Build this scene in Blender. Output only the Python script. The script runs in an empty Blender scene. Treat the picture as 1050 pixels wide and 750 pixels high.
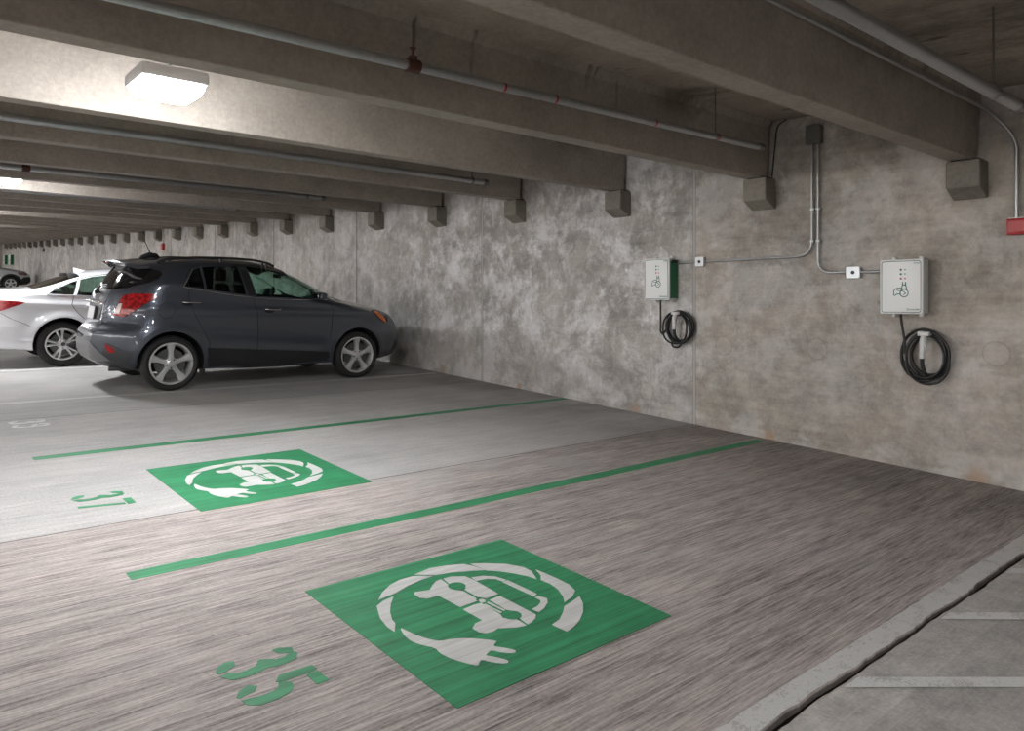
import bpy, bmesh, math, random
from math import sin, cos, pi, radians, sqrt, exp, atan
from mathutils import Vector, Matrix
from mathutils.bvhtree import BVHTree
from mathutils.geometry import delaunay_2d_cdt

SC = bpy.context.scene
COL = SC.collection
random.seed(7)

# ------------------------------------------------------------------ camera
# World: X runs towards the long wall, Y runs along it (away from the camera), Z is up.
# The garage floor is a ramp: it climbs S metres per metre of Y.
S = 0.0504          # ramp slope
D = 6.821           # face of the long wall
F = 767.7 / 1050 * 36.0
TH = 0.7100         # angle between the view and the wall
cam_d = bpy.data.cameras.new('camera')
cam = bpy.data.objects.new('camera', cam_d); COL.objects.link(cam)
cam_d.sensor_width = 36; cam_d.sensor_fit = 'HORIZONTAL'; cam_d.lens = F
cam_d.shift_y = -(375 - 314.06) / 1050
cam_d.clip_start = 0.05; cam_d.clip_end = 200
cam.location = (0, 0, 1.5335)
cam.rotation_euler = (pi / 2, 0, -TH)
SC.camera = cam

# ------------------------------------------------------------------ light and exposure
SC.view_settings.view_transform = 'Standard'
SC.view_settings.look = 'None'
SC.view_settings.gamma = 1.0
SC.view_settings.use_curve_mapping = False
SC.view_settings.exposure = 1.02
W = bpy.data.worlds.new('world'); SC.world = W; W.use_nodes = True
W.node_tree.nodes['Background'].inputs[0].default_value = (1.0, 0.95, 0.90, 1)
W.node_tree.nodes['Background'].inputs[1].default_value = 3.1
LAMP_STRENGTH = 134.0
LAMP_COLOR = (0.96, 0.98, 1.0, 1)
SC.cycles.max_bounces = 8
SC.cycles.diffuse_bounces = 5
SC.cycles.sample_clamp_indirect = 6.0
SC.cycles.caustics_reflective = False
SC.cycles.caustics_refractive = False

# ------------------------------------------------------------------ node helpers
class Mat:
    def __init__(s, name, color=(.5, .5, .5), rough=.6, metal=0., **kw):
        s.m = bpy.data.materials.new(name); s.m.use_nodes = True
        s.t = s.m.node_tree; s.b = s.t.nodes['Principled BSDF']
        s.b.inputs['Base Color'].default_value = (*color, 1)
        s.b.inputs['Roughness'].default_value = rough
        s.b.inputs['Metallic'].default_value = metal
        for k, v in kw.items():
            s.b.inputs[k.replace('_', ' ')].default_value = v
        s._pos = None
    def n(s, t, **kw):
        nd = s.t.nodes.new(t)
        for k, v in kw.items(): setattr(nd, k, v)
        return nd
    def put(s, inp, v):
        if hasattr(v, 'links') or isinstance(v, bpy.types.NodeSocket): s.t.links.new(v, inp)
        else:
            try: inp.default_value = v
            except Exception: inp.default_value = (*v, 1)
    def M(s, op, a, b=0., c=0., clamp=False):
        nd = s.n('ShaderNodeMath', operation=op, use_clamp=clamp)
        for i, v in enumerate((a, b, c)): s.put(nd.inputs[i], v)
        return nd.outputs[0]
    def xyz(s):
        if s._pos is None:
            g = s.n('ShaderNodeNewGeometry'); sp = s.n('ShaderNodeSeparateXYZ')
            s.t.links.new(g.outputs['Position'], sp.inputs[0]); s._pos = (g.outputs['Position'], sp.outputs[0], sp.outputs[1], sp.outputs[2])
        return s._pos
    def vec(s, x, y, z):
        nd = s.n('ShaderNodeCombineXYZ')
        for i, v in enumerate((x, y, z)): s.put(nd.inputs[i], v)
        return nd.outputs[0]
    def noise(s, sx=1., sy=1., sz=1., detail=4., rough=.55, off=0., dist=0.):
        p, x, y, z = s.xyz()
        v = s.vec(s.M('MULTIPLY_ADD', x, sx, off), s.M('MULTIPLY_ADD', y, sy, off * 1.7), s.M('MULTIPLY', z, sz))
        nd = s.n('ShaderNodeTexNoise'); s.put(nd.inputs['Vector'], v)
        nd.inputs['Scale'].default_value = 1; nd.inputs['Detail'].default_value = detail
        nd.inputs['Roughness'].default_value = rough; nd.inputs['Distortion'].default_value = dist
        return nd.outputs['Fac']
    def step(s, v, a, b, lo=0., hi=1.):
        nd = s.n('ShaderNodeMapRange', interpolation_type='SMOOTHSTEP')
        s.put(nd.inputs[0], v)
        for i, q in zip((1, 2, 3, 4), (a, b, lo, hi)): s.put(nd.inputs[i], q)
        return nd.outputs[0]
    def mix(s, f, a, b, mode='MIX'):
        nd = s.n('ShaderNodeMix', data_type='RGBA', blend_type=mode)
        s.put(nd.inputs[0], f); s.put(nd.inputs[6], a if isinstance(a, bpy.types.NodeSocket) else (*a, 1)); s.put(nd.inputs[7], b if isinstance(b, bpy.types.NodeSocket) else (*b, 1))
        return nd.outputs[2]
    def scale(s, col, f):     # multiply colour by scalar socket
        nd = s.n('ShaderNodeVectorMath', operation='SCALE')
        s.put(nd.inputs[0], col); s.put(nd.inputs['Scale'], f)
        return nd.outputs[0]
    def band(s, v, c, hw, soft):   # 1 inside |v-c|<hw
        d = s.M('ABSOLUTE', s.M('SUBTRACT', v, c))
        return s.step(d, hw, hw + soft, 1., 0.)
    def color(s, v): s.put(s.b.inputs['Base Color'], v)
    def rough(s, v): s.put(s.b.inputs['Roughness'], v)
    def bump(s, h, strength=.3, dist=.01):
        nd = s.n('ShaderNodeBump'); nd.inputs['Strength'].default_value = strength; nd.inputs['Distance'].default_value = dist
        s.put(nd.inputs['Height'], h); s.t.links.new(nd.outputs[0], s.b.inputs['Normal'])

TEE = 3.716         # width of one precast double tee
J0 = 1.175          # first joint along Y

def mat_floor():
    m = Mat('floor_concrete', rough=.8); p, x, y, z = m.xyz()
    k = m.M('FLOOR', m.M('DIVIDE', m.M('SUBTRACT', y, J0), TEE))
    wn = m.n('ShaderNodeTexWhiteNoise', noise_dimensions='1D'); m.put(wn.inputs['W'], m.M('ADD', k, 3.3))
    near = m.step(y, J0 + TEE - .004, J0 + TEE + .004, 1., 0.)
    strip = m.step(y, 1.36, 1.37, 1., 0.)
    col = m.mix(near, (.405, .390, .380), (.335, .292, .275))
    col = m.mix(strip, col, (.41, .385, .36))
    tint = m.M('MULTIPLY_ADD', wn.outputs['Value'], .16, .92)
    col = m.scale(col, tint)
    # broom streaks run towards the wall
    st = m.noise(1.2, 26, 0, 4, .65); st2 = m.noise(3.5, 80, 0, 3, .75, off=4)
    st3 = m.noise(.15, 9, 0, 3, .5, off=9)
    amp = m.M('MULTIPLY_ADD', near, .75, .35)
    amp = m.M('MULTIPLY', amp, m.M('SUBTRACT', 1., m.M('MULTIPLY', strip, .85)))
    sv = m.M('ADD', m.M('MULTIPLY', m.M('SUBTRACT', st, .5), 1.1), m.M('MULTIPLY', m.M('SUBTRACT', st2, .5), 2.6))
    sv = m.M('ADD', sv, m.M('MULTIPLY', m.M('SUBTRACT', st3, .5), .7))
    sv = m.M('MULTIPLY', sv, amp)
    bl = m.noise(.7, .9, 0, 8, .65, off=2); fine = m.noise(55, 55, 0, 3, .7)
    fac = m.M('ADD', 1., m.M('ADD', sv, m.M('MULTIPLY', m.M('SUBTRACT', bl, .5), .9)))
    fac = m.M('ADD', fac, m.M('MULTIPLY', m.M('SUBTRACT', fine, .5), .8))
    col = m.scale(col, m.M('MAXIMUM', fac, .25))
    mot = m.M('ADD', 1., m.M('MULTIPLY', m.M('SUBTRACT', m.noise(6, 6, 0, 8, .72, off=51), .5), m.M('MULTIPLY', strip, 1.3)))
    col = m.scale(col, m.M('MAXIMUM', mot, .4))
    ll = m.M('MULTIPLY', m.step(m.noise(.6, 55, 0, 4, .6, off=71), .58, .68), m.M('MULTIPLY', near, .6))
    col = m.mix(ll, col, (.50, .46, .44))
    # smooth grey traffic-polished area of the near bay
    gp = m.step(m.noise(.55, .8, 0, 6, .6, off=21), .54, .66)
    col = m.mix(m.M('MULTIPLY', gp, .45), col, (.40, .39, .38))
    # pale scuffs, and uneven darkening towards the wall
    sc = m.step(m.noise(2.2, 6, 0, 6, .7, off=13), .66, .74)
    col = m.mix(m.M('MULTIPLY', sc, .45), col, (.58, .55, .54))
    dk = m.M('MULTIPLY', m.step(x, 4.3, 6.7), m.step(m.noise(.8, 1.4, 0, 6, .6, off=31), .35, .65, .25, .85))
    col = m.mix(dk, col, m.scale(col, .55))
    # dark spots
    sp = m.step(m.noise(7, 7, 0, 2, .5, off=41), .76, .80)
    col = m.mix(m.M('MULTIPLY', sp, .5), col, (.10, .09, .085))
    # joints between tees
    wob = m.M('MULTIPLY', m.M('SUBTRACT', m.noise(3, .0, 0, 5, .7, off=5), .5), .03)
    fr = m.M('FRACT', m.M('DIVIDE', m.M('ADD', m.M('SUBTRACT', y, J0), wob), TEE))
    dd = m.M('MULTIPLY', m.M('MINIMUM', fr, m.M('SUBTRACT', 1., fr)), TEE)
    jw = m.M('MULTIPLY_ADD', m.noise(2.5, 0, 0, 4, .7, off=8), .012, .001)
    j = m.M('MULTIPLY', m.M('LESS_THAN', dd, jw), m.M('GREATER_THAN', y, 2.))
    col = m.mix(m.M('MULTIPLY', j, .85), col, (.085, .065, .05))
    wz = m.M('SUBTRACT', z, m.M('MULTIPLY', y, S))
    col = m.mix(m.step(wz, -.004, -.012, 0., .85), col, (.055, .045, .038))
    m.color(col); m.rough(m.M('MULTIPLY_ADD', bl, .3, .62))
    h = m.M('SUBTRACT', m.M('ADD', m.M('MULTIPLY', sv, .6), m.M('MULTIPLY', fine, .25)), m.M('MULTIPLY', j, 1.5))
    m.bump(h, .55, .006)
    return m.m

WALL_PATCHES = [(6.14, .25), (5.55, .27), (7.51, .18), (2.01, 1.05), (3.5, .95), (4.52, .89)]
WALL_RUST = [(5.72, .03, .10), (7.78, .03, .06), (9.6, .06, .10), (4.0, .02, .08), (2.15, .03, .12), (.9, .03, .1)]
def mat_wall():
    m = Mat('wall_concrete', rough=.85); p, x, y, z = m.xyz()
    w = m.M('SUBTRACT', z, m.M('MULTIPLY', y, S))
    col = m.mix(m.step(y, 4.85, 4.9), (.345, .308, .270), (.355, .330, .305))
    k = m.M('FLOOR', m.M('DIVIDE', m.M('SUBTRACT', y, J0), TEE))
    wn = m.n('ShaderNodeTexWhiteNoise', noise_dimensions='1D'); m.put(wn.inputs['W'], k)
    col = m.scale(col, m.M('MULTIPLY_ADD', wn.outputs['Value'], .14, .93))
    n1 = m.noise(0, .9, .9, 9, .62, off=1.3, dist=.6); n2 = m.noise(0, 3.2, 3.0, 7, .65, off=7)
    n3 = m.noise(0, 30, 30, 4, .7); n4 = m.noise(0, 8, 10, 6, .72, off=61, dist=.4); hs = m.noise(0, 1.1, 14, 5, .65, off=3)
    vs = m.noise(0, 7, .35, 5, .6, off=17)
    fac = m.M('ADD', 1., m.M('MULTIPLY', m.M('SUBTRACT', n2, .5), 1.0))
    fac = m.M('ADD', fac, m.M('MULTIPLY', m.M('SUBTRACT', n1, .5), 1.3))
    fac = m.M('ADD', fac, m.M('ADD', m.M('MULTIPLY', m.M('SUBTRACT', n3, .5), .45), m.M('MULTIPLY', m.M('SUBTRACT', n4, .5), .75)))
    fac = m.M('ADD', fac, m.M('MULTIPLY', m.M('MULTIPLY', m.M('SUBTRACT', hs, .5), .75), m.step(y, 5.5, 8., 1., .25)))
    fac = m.M('ADD', fac, m.M('MULTIPLY', m.M('MULTIPLY', m.M('SUBTRACT', vs, .5), 1.0), m.step(y, 8., 14., .12, 1.)))
    col = m.scale(col, m.M('MAXIMUM', fac, .3))
    # lime bloom, thick in the middle bays
    zone = m.M('MULTIPLY', m.step(y, 4.3, 5.6, .36, 1.), m.step(y, 9., 13., 1., .5))
    zone = m.M('MULTIPLY', zone, m.step(w, .15, 1.0, .55, 1.))
    ef = m.step(m.noise(0, 1.15, 1.35, 12, .76, off=11, dist=.25), .45, .60)
    ef2 = m.step(m.noise(0, 5.5, 4.5, 9, .74, off=27), .48, .66)
    e = m.M('MULTIPLY', zone, m.M('MULTIPLY_ADD', ef2, .5, m.M('MULTIPLY', ef, .75)), clamp=True)
    col = m.mix(e, col, (.74, .735, .74))
    # dark weathering near the top under the beams
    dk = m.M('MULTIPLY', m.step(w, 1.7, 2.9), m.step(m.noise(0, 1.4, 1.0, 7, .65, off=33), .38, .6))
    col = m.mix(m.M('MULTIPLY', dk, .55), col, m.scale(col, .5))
    # pale bloom at the foot
    ft = m.M('MULTIPLY', m.step(w, .5, .05), m.step(m.noise(0, 2, 3, 7, .6, off=43), .5, .62))
    col = m.mix(m.M('MULTIPLY', ft, .4), col, (.60, .60, .60))
    # round tie-hole patches
    for (pu, pw) in WALL_PATCHES:
        d = m.M('SQRT', m.M('ADD', m.M('POWER', m.M('ABSOLUTE', m.M('SUBTRACT', y, pu)), 2.), m.M('POWER', m.M('ABSOLUTE', m.M('SUBTRACT', w, pw)), 2.)))
        col = m.mix(m.step(d, .085, .10, .32, 0.), col, (.47, .43, .40))
        col = m.mix(m.M('MULTIPLY', m.band(d, .097, .003, .006), .3), col, (.2, .18, .16))
    for (pu, pw, r) in WALL_RUST:
        d = m.M('SQRT', m.M('ADD', m.M('POWER', m.M('ABSOLUTE', m.M('SUBTRACT', y, pu)), 2.), m.M('POWER', m.M('MULTIPLY', m.M('ABSOLUTE', m.M('SUBTRACT', w, pw)), .8), 2.)))
        d = m.M('ADD', d, m.M('MULTIPLY', m.M('SUBTRACT', n2, .5), .15))
        col = m.mix(m.step(d, r * .2, r * 1.0, .55, 0.), col, (.36, .21, .11))
    # panel joints
    fr = m.M('FRACT', m.M('DIVIDE', m.M('SUBTRACT', y, J0), TEE))
    dd = m.M('MULTIPLY', m.M('MINIMUM', fr, m.M('SUBTRACT', 1., fr)), TEE)
    near = m.step(y, 10., 10.5, 1., 0.)
    jc = m.mix(near, (.07, .065, .06), (.40, .39, .375))
    col = m.mix(m.M('MULTIPLY', m.M('LESS_THAN', dd, .016), .85), col, jc)
    col = m.mix(m.M('MULTIPLY', m.band(dd, .019, .0025, .002), m.M('MULTIPLY', near, .55)), col, (.12, .11, .10))
    m.color(col)
    m.bump(m.M('SUBTRACT', m.M('ADD', m.M('MULTIPLY', n2, .6), m.M('MULTIPLY', n3, .4)), m.M('MULTIPLY', m.M('LESS_THAN', dd, .016), .6)), .35, .01)
    return m.m

def mat_beam(name, base, top=False):
    m = Mat(name, rough=.85); p, x, y, z = m.xyz()
    w = m.M('SUBTRACT', z, m.M('MULTIPLY', y, S))
    n1 = m.noise(1.0, 1.0, 1.2, 8, .62, off=2); n2 = m.noise(28, 28, 28, 4, .7, off=5)
    fac = m.M('ADD', 1., m.M('ADD', m.M('MULTIPLY', m.M('SUBTRACT', n1, .5), .8), m.M('ADD', m.M('MULTIPLY', m.M('SUBTRACT', n2, .5), .75), m.M('MULTIPLY', m.M('SUBTRACT', m.noise(6, 6, 6, 6, .7, off=9), .5), .45))))
    col = m.scale(m.vec(*base), m.M('MAXIMUM', fac, .3))
    # damp leaks near the slab and dark drips
    a = m.step(m.noise(.7, .3, .6, 8, .72, off=15), .46, .60)
    topz = m.step(w, 2.85, 3.15) if not top else 1.0
    wet = m.M('MULTIPLY', m.M('MULTIPLY', a, topz), m.step(x, 3.0, 5.5, .15, 1.))
    col = m.mix(m.M('MULTIPLY', wet, .75), col, (.075, .055, .038))
    drip = m.M('MULTIPLY', m.step(m.noise(9, 3, .7, 4, .5, off=24), .66, .74), m.step(w, 2.75, 3.0))
    col = m.mix(m.M('MULTIPLY', drip, .7), col, (.04, .032, .026))
    m.color(col); m.bump(m.M('ADD', n2, n1), .3, .006)
    return m.m

def mat_paint(name, c, wear=.5, sc=1.0):
    m = Mat(name, rough=.6); p, x, y, z = m.xyz()
    st = m.noise(1.2 * sc, 110 * sc, 0, 4, .7, off=4); st1 = m.noise(.35, 30, 0, 5, .6); bl = m.noise(4, 4, 0, 6, .65, off=3)
    v = m.M('ADD', 1., m.M('ADD', m.M('MULTIPLY', m.M('SUBTRACT', st, .5), 1.2 * wear), m.M('MULTIPLY', m.M('SUBTRACT', bl, .5), .7 * wear)))
    v = m.M('ADD', v, m.M('MULTIPLY', m.M('SUBTRACT', st1, .5), 1.4 * wear))
    col = m.scale(m.vec(*c), m.M('MAXIMUM', v, .3))
    wr = m.step(m.noise(1.5, 120, 0, 5, .75, off=37), .62 - .05 * wear, .74, 0., .55 * wear)
    col = m.mix(wr, col, (.26, .23, .22))
    m.color(col); m.bump(st, .4, .004)
    return m.m

def simple(name, c, rough=.5, metal=0., **kw): return Mat(name, c, rough, metal, **kw).m
def mat_galv(name='galvanised_steel', c=(.42, .43, .44)):
    m = Mat(name, c, .42, .85); n = m.noise(30, 30, 30, 5, .7); n2 = m.noise(3, 3, 3, 4, .6, off=5)
    v = m.M('ADD', .55, m.M('ADD', m.M('MULTIPLY', n, .5), m.M('MULTIPLY', n2, .35)))
    m.color(m.scale(m.vec(*c), v)); m.rough(m.M('MULTIPLY_ADD', n, .35, .25)); return m.m

MFLOOR = mat_floor(); MWALL = mat_wall()
MBEAM = mat_beam('beam_concrete', (.335, .298, .262)); MSLAB = mat_beam('slab_concrete', (.35, .305, .262), True)
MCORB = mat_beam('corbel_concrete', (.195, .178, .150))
MGREEN = mat_paint('green_traffic_paint', (.030, .235, .100), 1.15)
MWHITE = mat_paint('white_stencil_paint', (.58, .575, .56), .45)
def mat_speck(name, c):
    m = Mat(name, rough=.7); n1 = m.noise(90, 90, 0, 4, .7, off=3); n2 = m.noise(9, 9, 0, 6, .7, off=7)
    v = m.M('ADD', 1., m.M('ADD', m.M('MULTIPLY', m.M('SUBTRACT', n1, .5), .7), m.M('MULTIPLY', m.M('SUBTRACT', n2, .5), .5)))
    col = m.scale(m.vec(*c), v); wr = m.step(m.M('ADD', m.M('MULTIPLY', n1, .6), m.M('MULTIPLY', n2, .6)), .59, .70, 0., .75)
    m.color(m.mix(wr, col, (.33, .31, .29))); m.bump(n1, .3, .003); return m.m
MSPECK = mat_speck('worn_white_line_paint', (.66, .655, .64)); MNUM = mat_speck('worn_white_numeral_paint', (.72, .72, .72))
MLINE = mat_paint('old_white_line_paint', (.50, .50, .49), .8)
MGALV = mat_galv(); MGALVD = mat_galv('weathered_conduit', (.20, .20, .20))
MRUST = simple('red_oxide_fitting', (.07, .024, .016), .7)
MBLACKPAD = simple('dark_gap', (.04, .033, .028), .9)

# ------------------------------------------------------------------ mesh helpers
def finish(name, bm, mat, parent=None, smooth=None, recalc=True):
    if recalc: bmesh.ops.recalc_face_normals(bm, faces=bm.faces)
    me = bpy.data.meshes.new(name); bm.to_mesh(me); bm.free()
    mats = mat if isinstance(mat, (list, tuple)) else [mat]
    for q in mats: me.materials.append(q)
    if smooth is not None:
        me.shade_smooth()
        if smooth < 179: me.set_sharp_from_angle(angle=radians(smooth))
    o = bpy.data.objects.new(name, me); COL.objects.link(o)
    if parent is not None: o.parent = parent
    return o
def tag(o, label=None, cat=None, group=None, kind=None):
    if label: o['label'] = label
    if cat: o['category'] = cat
    if group: o['group'] = group
    if kind: o['kind'] = kind
    return o
def empty(name, loc, label, cat, group=None, rot=(0, 0, 0)):
    o = bpy.data.objects.new(name, None); COL.objects.link(o); o.location = loc; o.rotation_euler = rot
    o.empty_display_size = .2
    return tag(o, label, cat, group)
def copy_tree(o, parent=None):
    c = o.copy(); COL.objects.link(c); c.parent = parent
    for ch in list(o.children): copy_tree(ch, c)
    return c
def G(x, y, w=0.): return Vector((x, y, S * y + w))
def prism(bm, quad_a, quad_b):
    """closed solid between two matching rings of points"""
    a = [bm.verts.new(v) for v in quad_a]; b = [bm.verts.new(v) for v in quad_b]; n = len(a)
    bm.faces.new(a); bm.faces.new(b[::-1])
    for i in range(n): bm.faces.new((a[i], b[i], b[(i + 1) % n], a[(i + 1) % n]))
def box(bm, x0, x1, y0, y1, z0, z1, f=None):
    f = f or (lambda x, y, z: (x, y, z))
    prism(bm, [f(x0, y0, z0), f(x1, y0, z0), f(x1, y1, z0), f(x0, y1, z0)], [f(x0, y0, z1), f(x1, y0, z1), f(x1, y1, z1), f(x0, y1, z1)])
def bevel_all(bm, r, seg=2, ang=30):
    bm.normal_update()
    es = [e for e in bm.edges if len(e.link_faces) == 2 and e.calc_face_angle(0) > radians(ang)]
    bmesh.ops.bevel(bm, geom=es, offset=r, segments=seg, affect='EDGES', profile=.5, clamp_overlap=True)
def tube(bm, pts, r, n=12, closed=False, caps=True):
    pts = [Vector(p) for p in pts]; rings = []; N = len(pts)
    up = Vector((.013, .021, 1)).normalized(); prev = None
    for i, p in enumerate(pts):
        if closed: t = (pts[(i + 1) % N] - pts[i - 1])
        else: t = pts[min(i + 1, N - 1)] - pts[max(i - 1, 0)]
        t.normalize()
        if prev is None:
            a = up.cross(t)
            if a.length < .1: a = Vector((1, 0, 0)).cross(t)
        else: a = prev - t * prev.dot(t)
        a.normalize(); prev = a; b = t.cross(a)
        rr = r[i] if isinstance(r, (list, tuple)) else r
        rings.append([bm.verts.new(p + rr * (cos(2 * pi * k / n) * a + sin(2 * pi * k / n) * b)) for k in range(n)])
    for i in range(N if closed else N - 1):
        A, B = rings[i], rings[(i + 1) % N]
        for k in range(n): bm.faces.new((A[k], A[(k + 1) % n], B[(k + 1) % n], B[k]))
    if caps and not closed: bm.faces.new(rings[0][::-1]); bm.faces.new(rings[-1])
def fillet(pts, r, seg=6):
    """round the corners of a polyline"""
    pts = [Vector(p) for p in pts]; out = [pts[0]]
    for i in range(1, len(pts) - 1):
        a, b, c = pts[i - 1], pts[i], pts[i + 1]
        d1 = (a - b).normalized(); d2 = (c - b).normalized(); q = min(r, (a - b).length * .49, (c - b).length * .49)
        p1 = b + d1 * q; p2 = b + d2 * q
        for k in range(seg + 1):
            t = k / seg; out.append((1 - t) ** 2 * p1 + 2 * t * (1 - t) * b + t * t * p2)
    out.append(pts[-1]); return out
def lathe(bm, prof, n=48, axis='y', close=False):
    """prof: (radius, along) pairs"""
    rings = []
    for r, a in prof:
        ring = []
        for k in range(n):
            c, s_ = cos(2 * pi * k / n) * r, sin(2 * pi * k / n) * r
            ring.append(bm.verts.new((c, a, s_) if axis == 'y' else ((c, s_, a) if axis == 'z' else (a, c, s_))))
        rings.append(ring)
    m = len(rings)
    for i in range(m if close else m - 1):
        A, B = rings[i], rings[(i + 1) % m]
        for k in range(n): bm.faces.new((A[k], A[(k + 1) % n], B[(k + 1) % n], B[k]))
    if not close:
        if prof[0][0] > 1e-4: bm.faces.new(rings[0])
        if prof[-1][0] > 1e-4: bm.faces.new(rings[-1][::-1])
def fill2d(pts, grid=None):
    """triangulate a simple 2D outline, with optional interior grid; returns verts2d, tris"""
    pts = [Vector(p) for p in pts]; n = len(pts)
    if grid:
        ed = []
        for i in range(n):
            a, b = pts[i], pts[(i + 1) % n]; k = max(1, int((b - a).length / grid + .5))
            for j in range(k): ed.append(a.lerp(b, j / k))
        pts = ed; n = len(pts)
        xs = [p.x for p in pts]; ys = [p.y for p in pts]
        def inside(q):
            c = False; j = n - 1
            for i in range(n):
                if (pts[i].y > q[1]) != (pts[j].y > q[1]) and q[0] < (pts[j].x - pts[i].x) * (q[1] - pts[i].y) / (pts[j].y - pts[i].y) + pts[i].x: c = not c
                j = i
            return c
        extra = []
        x = min(xs) + grid * .5
        while x < max(xs):
            y = min(ys) + grid * .5
            while y < max(ys):
                if inside((x, y)) and min((Vector((x, y)) - p).length for p in pts) > grid * .45: extra.append(Vector((x, y)))
                y += grid
            x += grid
        allp = pts + extra
    else: allp = pts
    v, e, f, *_ = delaunay_2d_cdt(allp, [(i, (i + 1) % n) for i in range(n)], [], 1, 1e-6)
    return v, f
def slab2d(bm, outline, f, t0, t1, grid=None):
    """flat shape with thickness; f(a,b,h)->xyz"""
    v, tris = fill2d(outline, grid)
    top = [bm.verts.new(f(p.x, p.y, t1)) for p in v]; bot = [bm.verts.new(f(p.x, p.y, t0)) for p in v]
    cnt = {}
    for t in tris:
        bm.faces.new([top[i] for i in t]); bm.faces.new([bot[i] for i in t][::-1])
        for i in range(len(t)):
            a, b = t[i], t[(i + 1) % len(t)]; cnt[(a, b)] = 1
    for (a, b) in cnt:
        if (b, a) not in cnt: bm.faces.new((top[a], bot[a], bot[b], top[b]))
def rrect(x0, x1, y0, y1, r, n=5):
    out = []
    for cx, cy, a0 in ((x1 - r, y1 - r, 0), (x0 + r, y1 - r, 90), (x0 + r, y0 + r, 180), (x1 - r, y0 + r, 270)):
        for k in range(n + 1): a = radians(a0 + 90 * k / n); out.append((cx + r * cos(a), cy + r * sin(a)))
    return out
def circ(cx, cy, r, n=20): return [(cx + r * cos(2 * pi * k / n), cy + r * sin(2 * pi * k / n)) for k in range(n)]

# ------------------------------------------------------------------ structure
YA, YB, XL = -7.2, 60.6, -11.6
WS = 3.17                     # underside of slab above the ramp
def structure(name, bm, m, smooth=None):
    return tag(finish(name, bm, m, smooth=smooth), kind='structure')
# floor: two pours split by the ragged open joint near Y=1.37
random.seed(3)
def ragged(n, amp): 
    v = 0; o = []
    for i in range(n): v = v * .8 + random.uniform(-amp, amp); o.append(v)
    return o
xs = []
x = XL
while x < 1.6: xs.append(x); x += .4
while x < D: xs.append(x); x += .045
xs.append(D)
ra = ragged(len(xs), .006); rb = ragged(len(xs), .004)
bm = bmesh.new()
eA = [1.392 + a for a in ra]; eB = [1.366 + b for b in rb]
def rowv(ys, w): return [bm.verts.new(G(X, Y, w)) for X, Y in zip(xs, ys)]
far = rowv([YB] * len(xs), 0); mid = rowv(eA, 0); midd = rowv([e - .004 for e in eA], -.03)
md2 = rowv([e + .003 for e in eB], -.03); nb = rowv(eB, -.004); near_ = rowv([YA] * len(xs), 0)
for A, B in ((far, mid), (mid, midd), (midd, md2), (md2, nb), (nb, near_)):
    for i in range(len(xs) - 1): bm.faces.new((A[i], A[i + 1], B[i + 1], B[i]))
bmesh.ops.recalc_face_normals(bm, faces=bm.faces)
if sum(f.normal.z for f in bm.faces) < 0: bmesh.ops.reverse_faces(bm, faces=bm.faces)
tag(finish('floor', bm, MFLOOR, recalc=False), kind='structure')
bm = bmesh.new(); box(bm, XL - .2, D + .2, YA - .2, YB + .2, -.3, -.05, lambda x, y, z: G(x, y, z)); structure('floor_base', bm, MFLOOR)
# joint filler in the ragged gap
bm = bmesh.new(); box(bm, XL, D, 1.35, 1.40, -.045, -.028, lambda x, y, z: G(x, y, z)); structure('trim_1', bm, MBLACKPAD)
# walls
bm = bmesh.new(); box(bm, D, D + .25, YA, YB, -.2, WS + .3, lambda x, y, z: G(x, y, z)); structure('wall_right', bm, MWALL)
bm = bmesh.new(); box(bm, XL - .25, XL, YA, YB, -.2, 1.05, lambda x, y, z: G(x, y, z)); structure('wall_left_unseen', bm, MWALL)  # unseen low wall, left open above so fill light comes in
bm = bmesh.new(); box(bm, XL, D, YB, YB + .25, -.2, WS + .3, lambda x, y, z: G(x, y, z)); structure('wall_far', bm, MBEAM)
bm = bmesh.new(); box(bm, XL, D, YA - .25, YA, -.2, WS + .3, lambda x, y, z: G(x, y, z)); structure('wall_near_unseen', bm, MWALL)  # unseen end wall, closed to keep light off the near beam faces
bm = bmesh.new(); box(bm, XL - .2, D + .2, YA - .2, YB + .2, WS, WS + .3, lambda x, y, z: G(x, y, z)); structure('ceiling', bm, MSLAB)
# beams: stems of the double tees
B0 = 2.225; BP = TEE / 2
def beam(yc):
    bm = bmesh.new()
    prof = [(-.088, 2.60), (.088, 2.60), (.093, 2.606), (.112, 3.10), (.16, WS + .02), (-.16, WS + .02), (-.112, 3.10), (-.093, 2.606)]
    prism(bm, [G(XL + .05, yc + a, w) for a, w in prof], [G(D - .05, yc + a, w) for a, w in prof])
    structure('ceiling_beam', bm, MBEAM)
ORD = ['first', 'second', 'third', 'fourth', 'fifth', 'sixth', 'seventh', 'eighth', 'ninth', 'tenth', 'eleventh', 'twelfth', 'thirteenth', 'fourteenth', 'fifteenth', 'sixteenth', 'seventeenth', 'eighteenth', 'nineteenth', 'twentieth',
       'twenty-first', 'twenty-second', 'twenty-third', 'twenty-fourth', 'twenty-fifth', 'twenty-sixth', 'twenty-seventh', 'twenty-eighth', 'twenty-ninth', 'thirtieth', 'thirty-first', 'thirty-second']
n = -5
while B0 + BP * n < YB - .2:
    yc = B0 + BP * n
    if yc > YA + .2: beam(yc)
    n += 1
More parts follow.
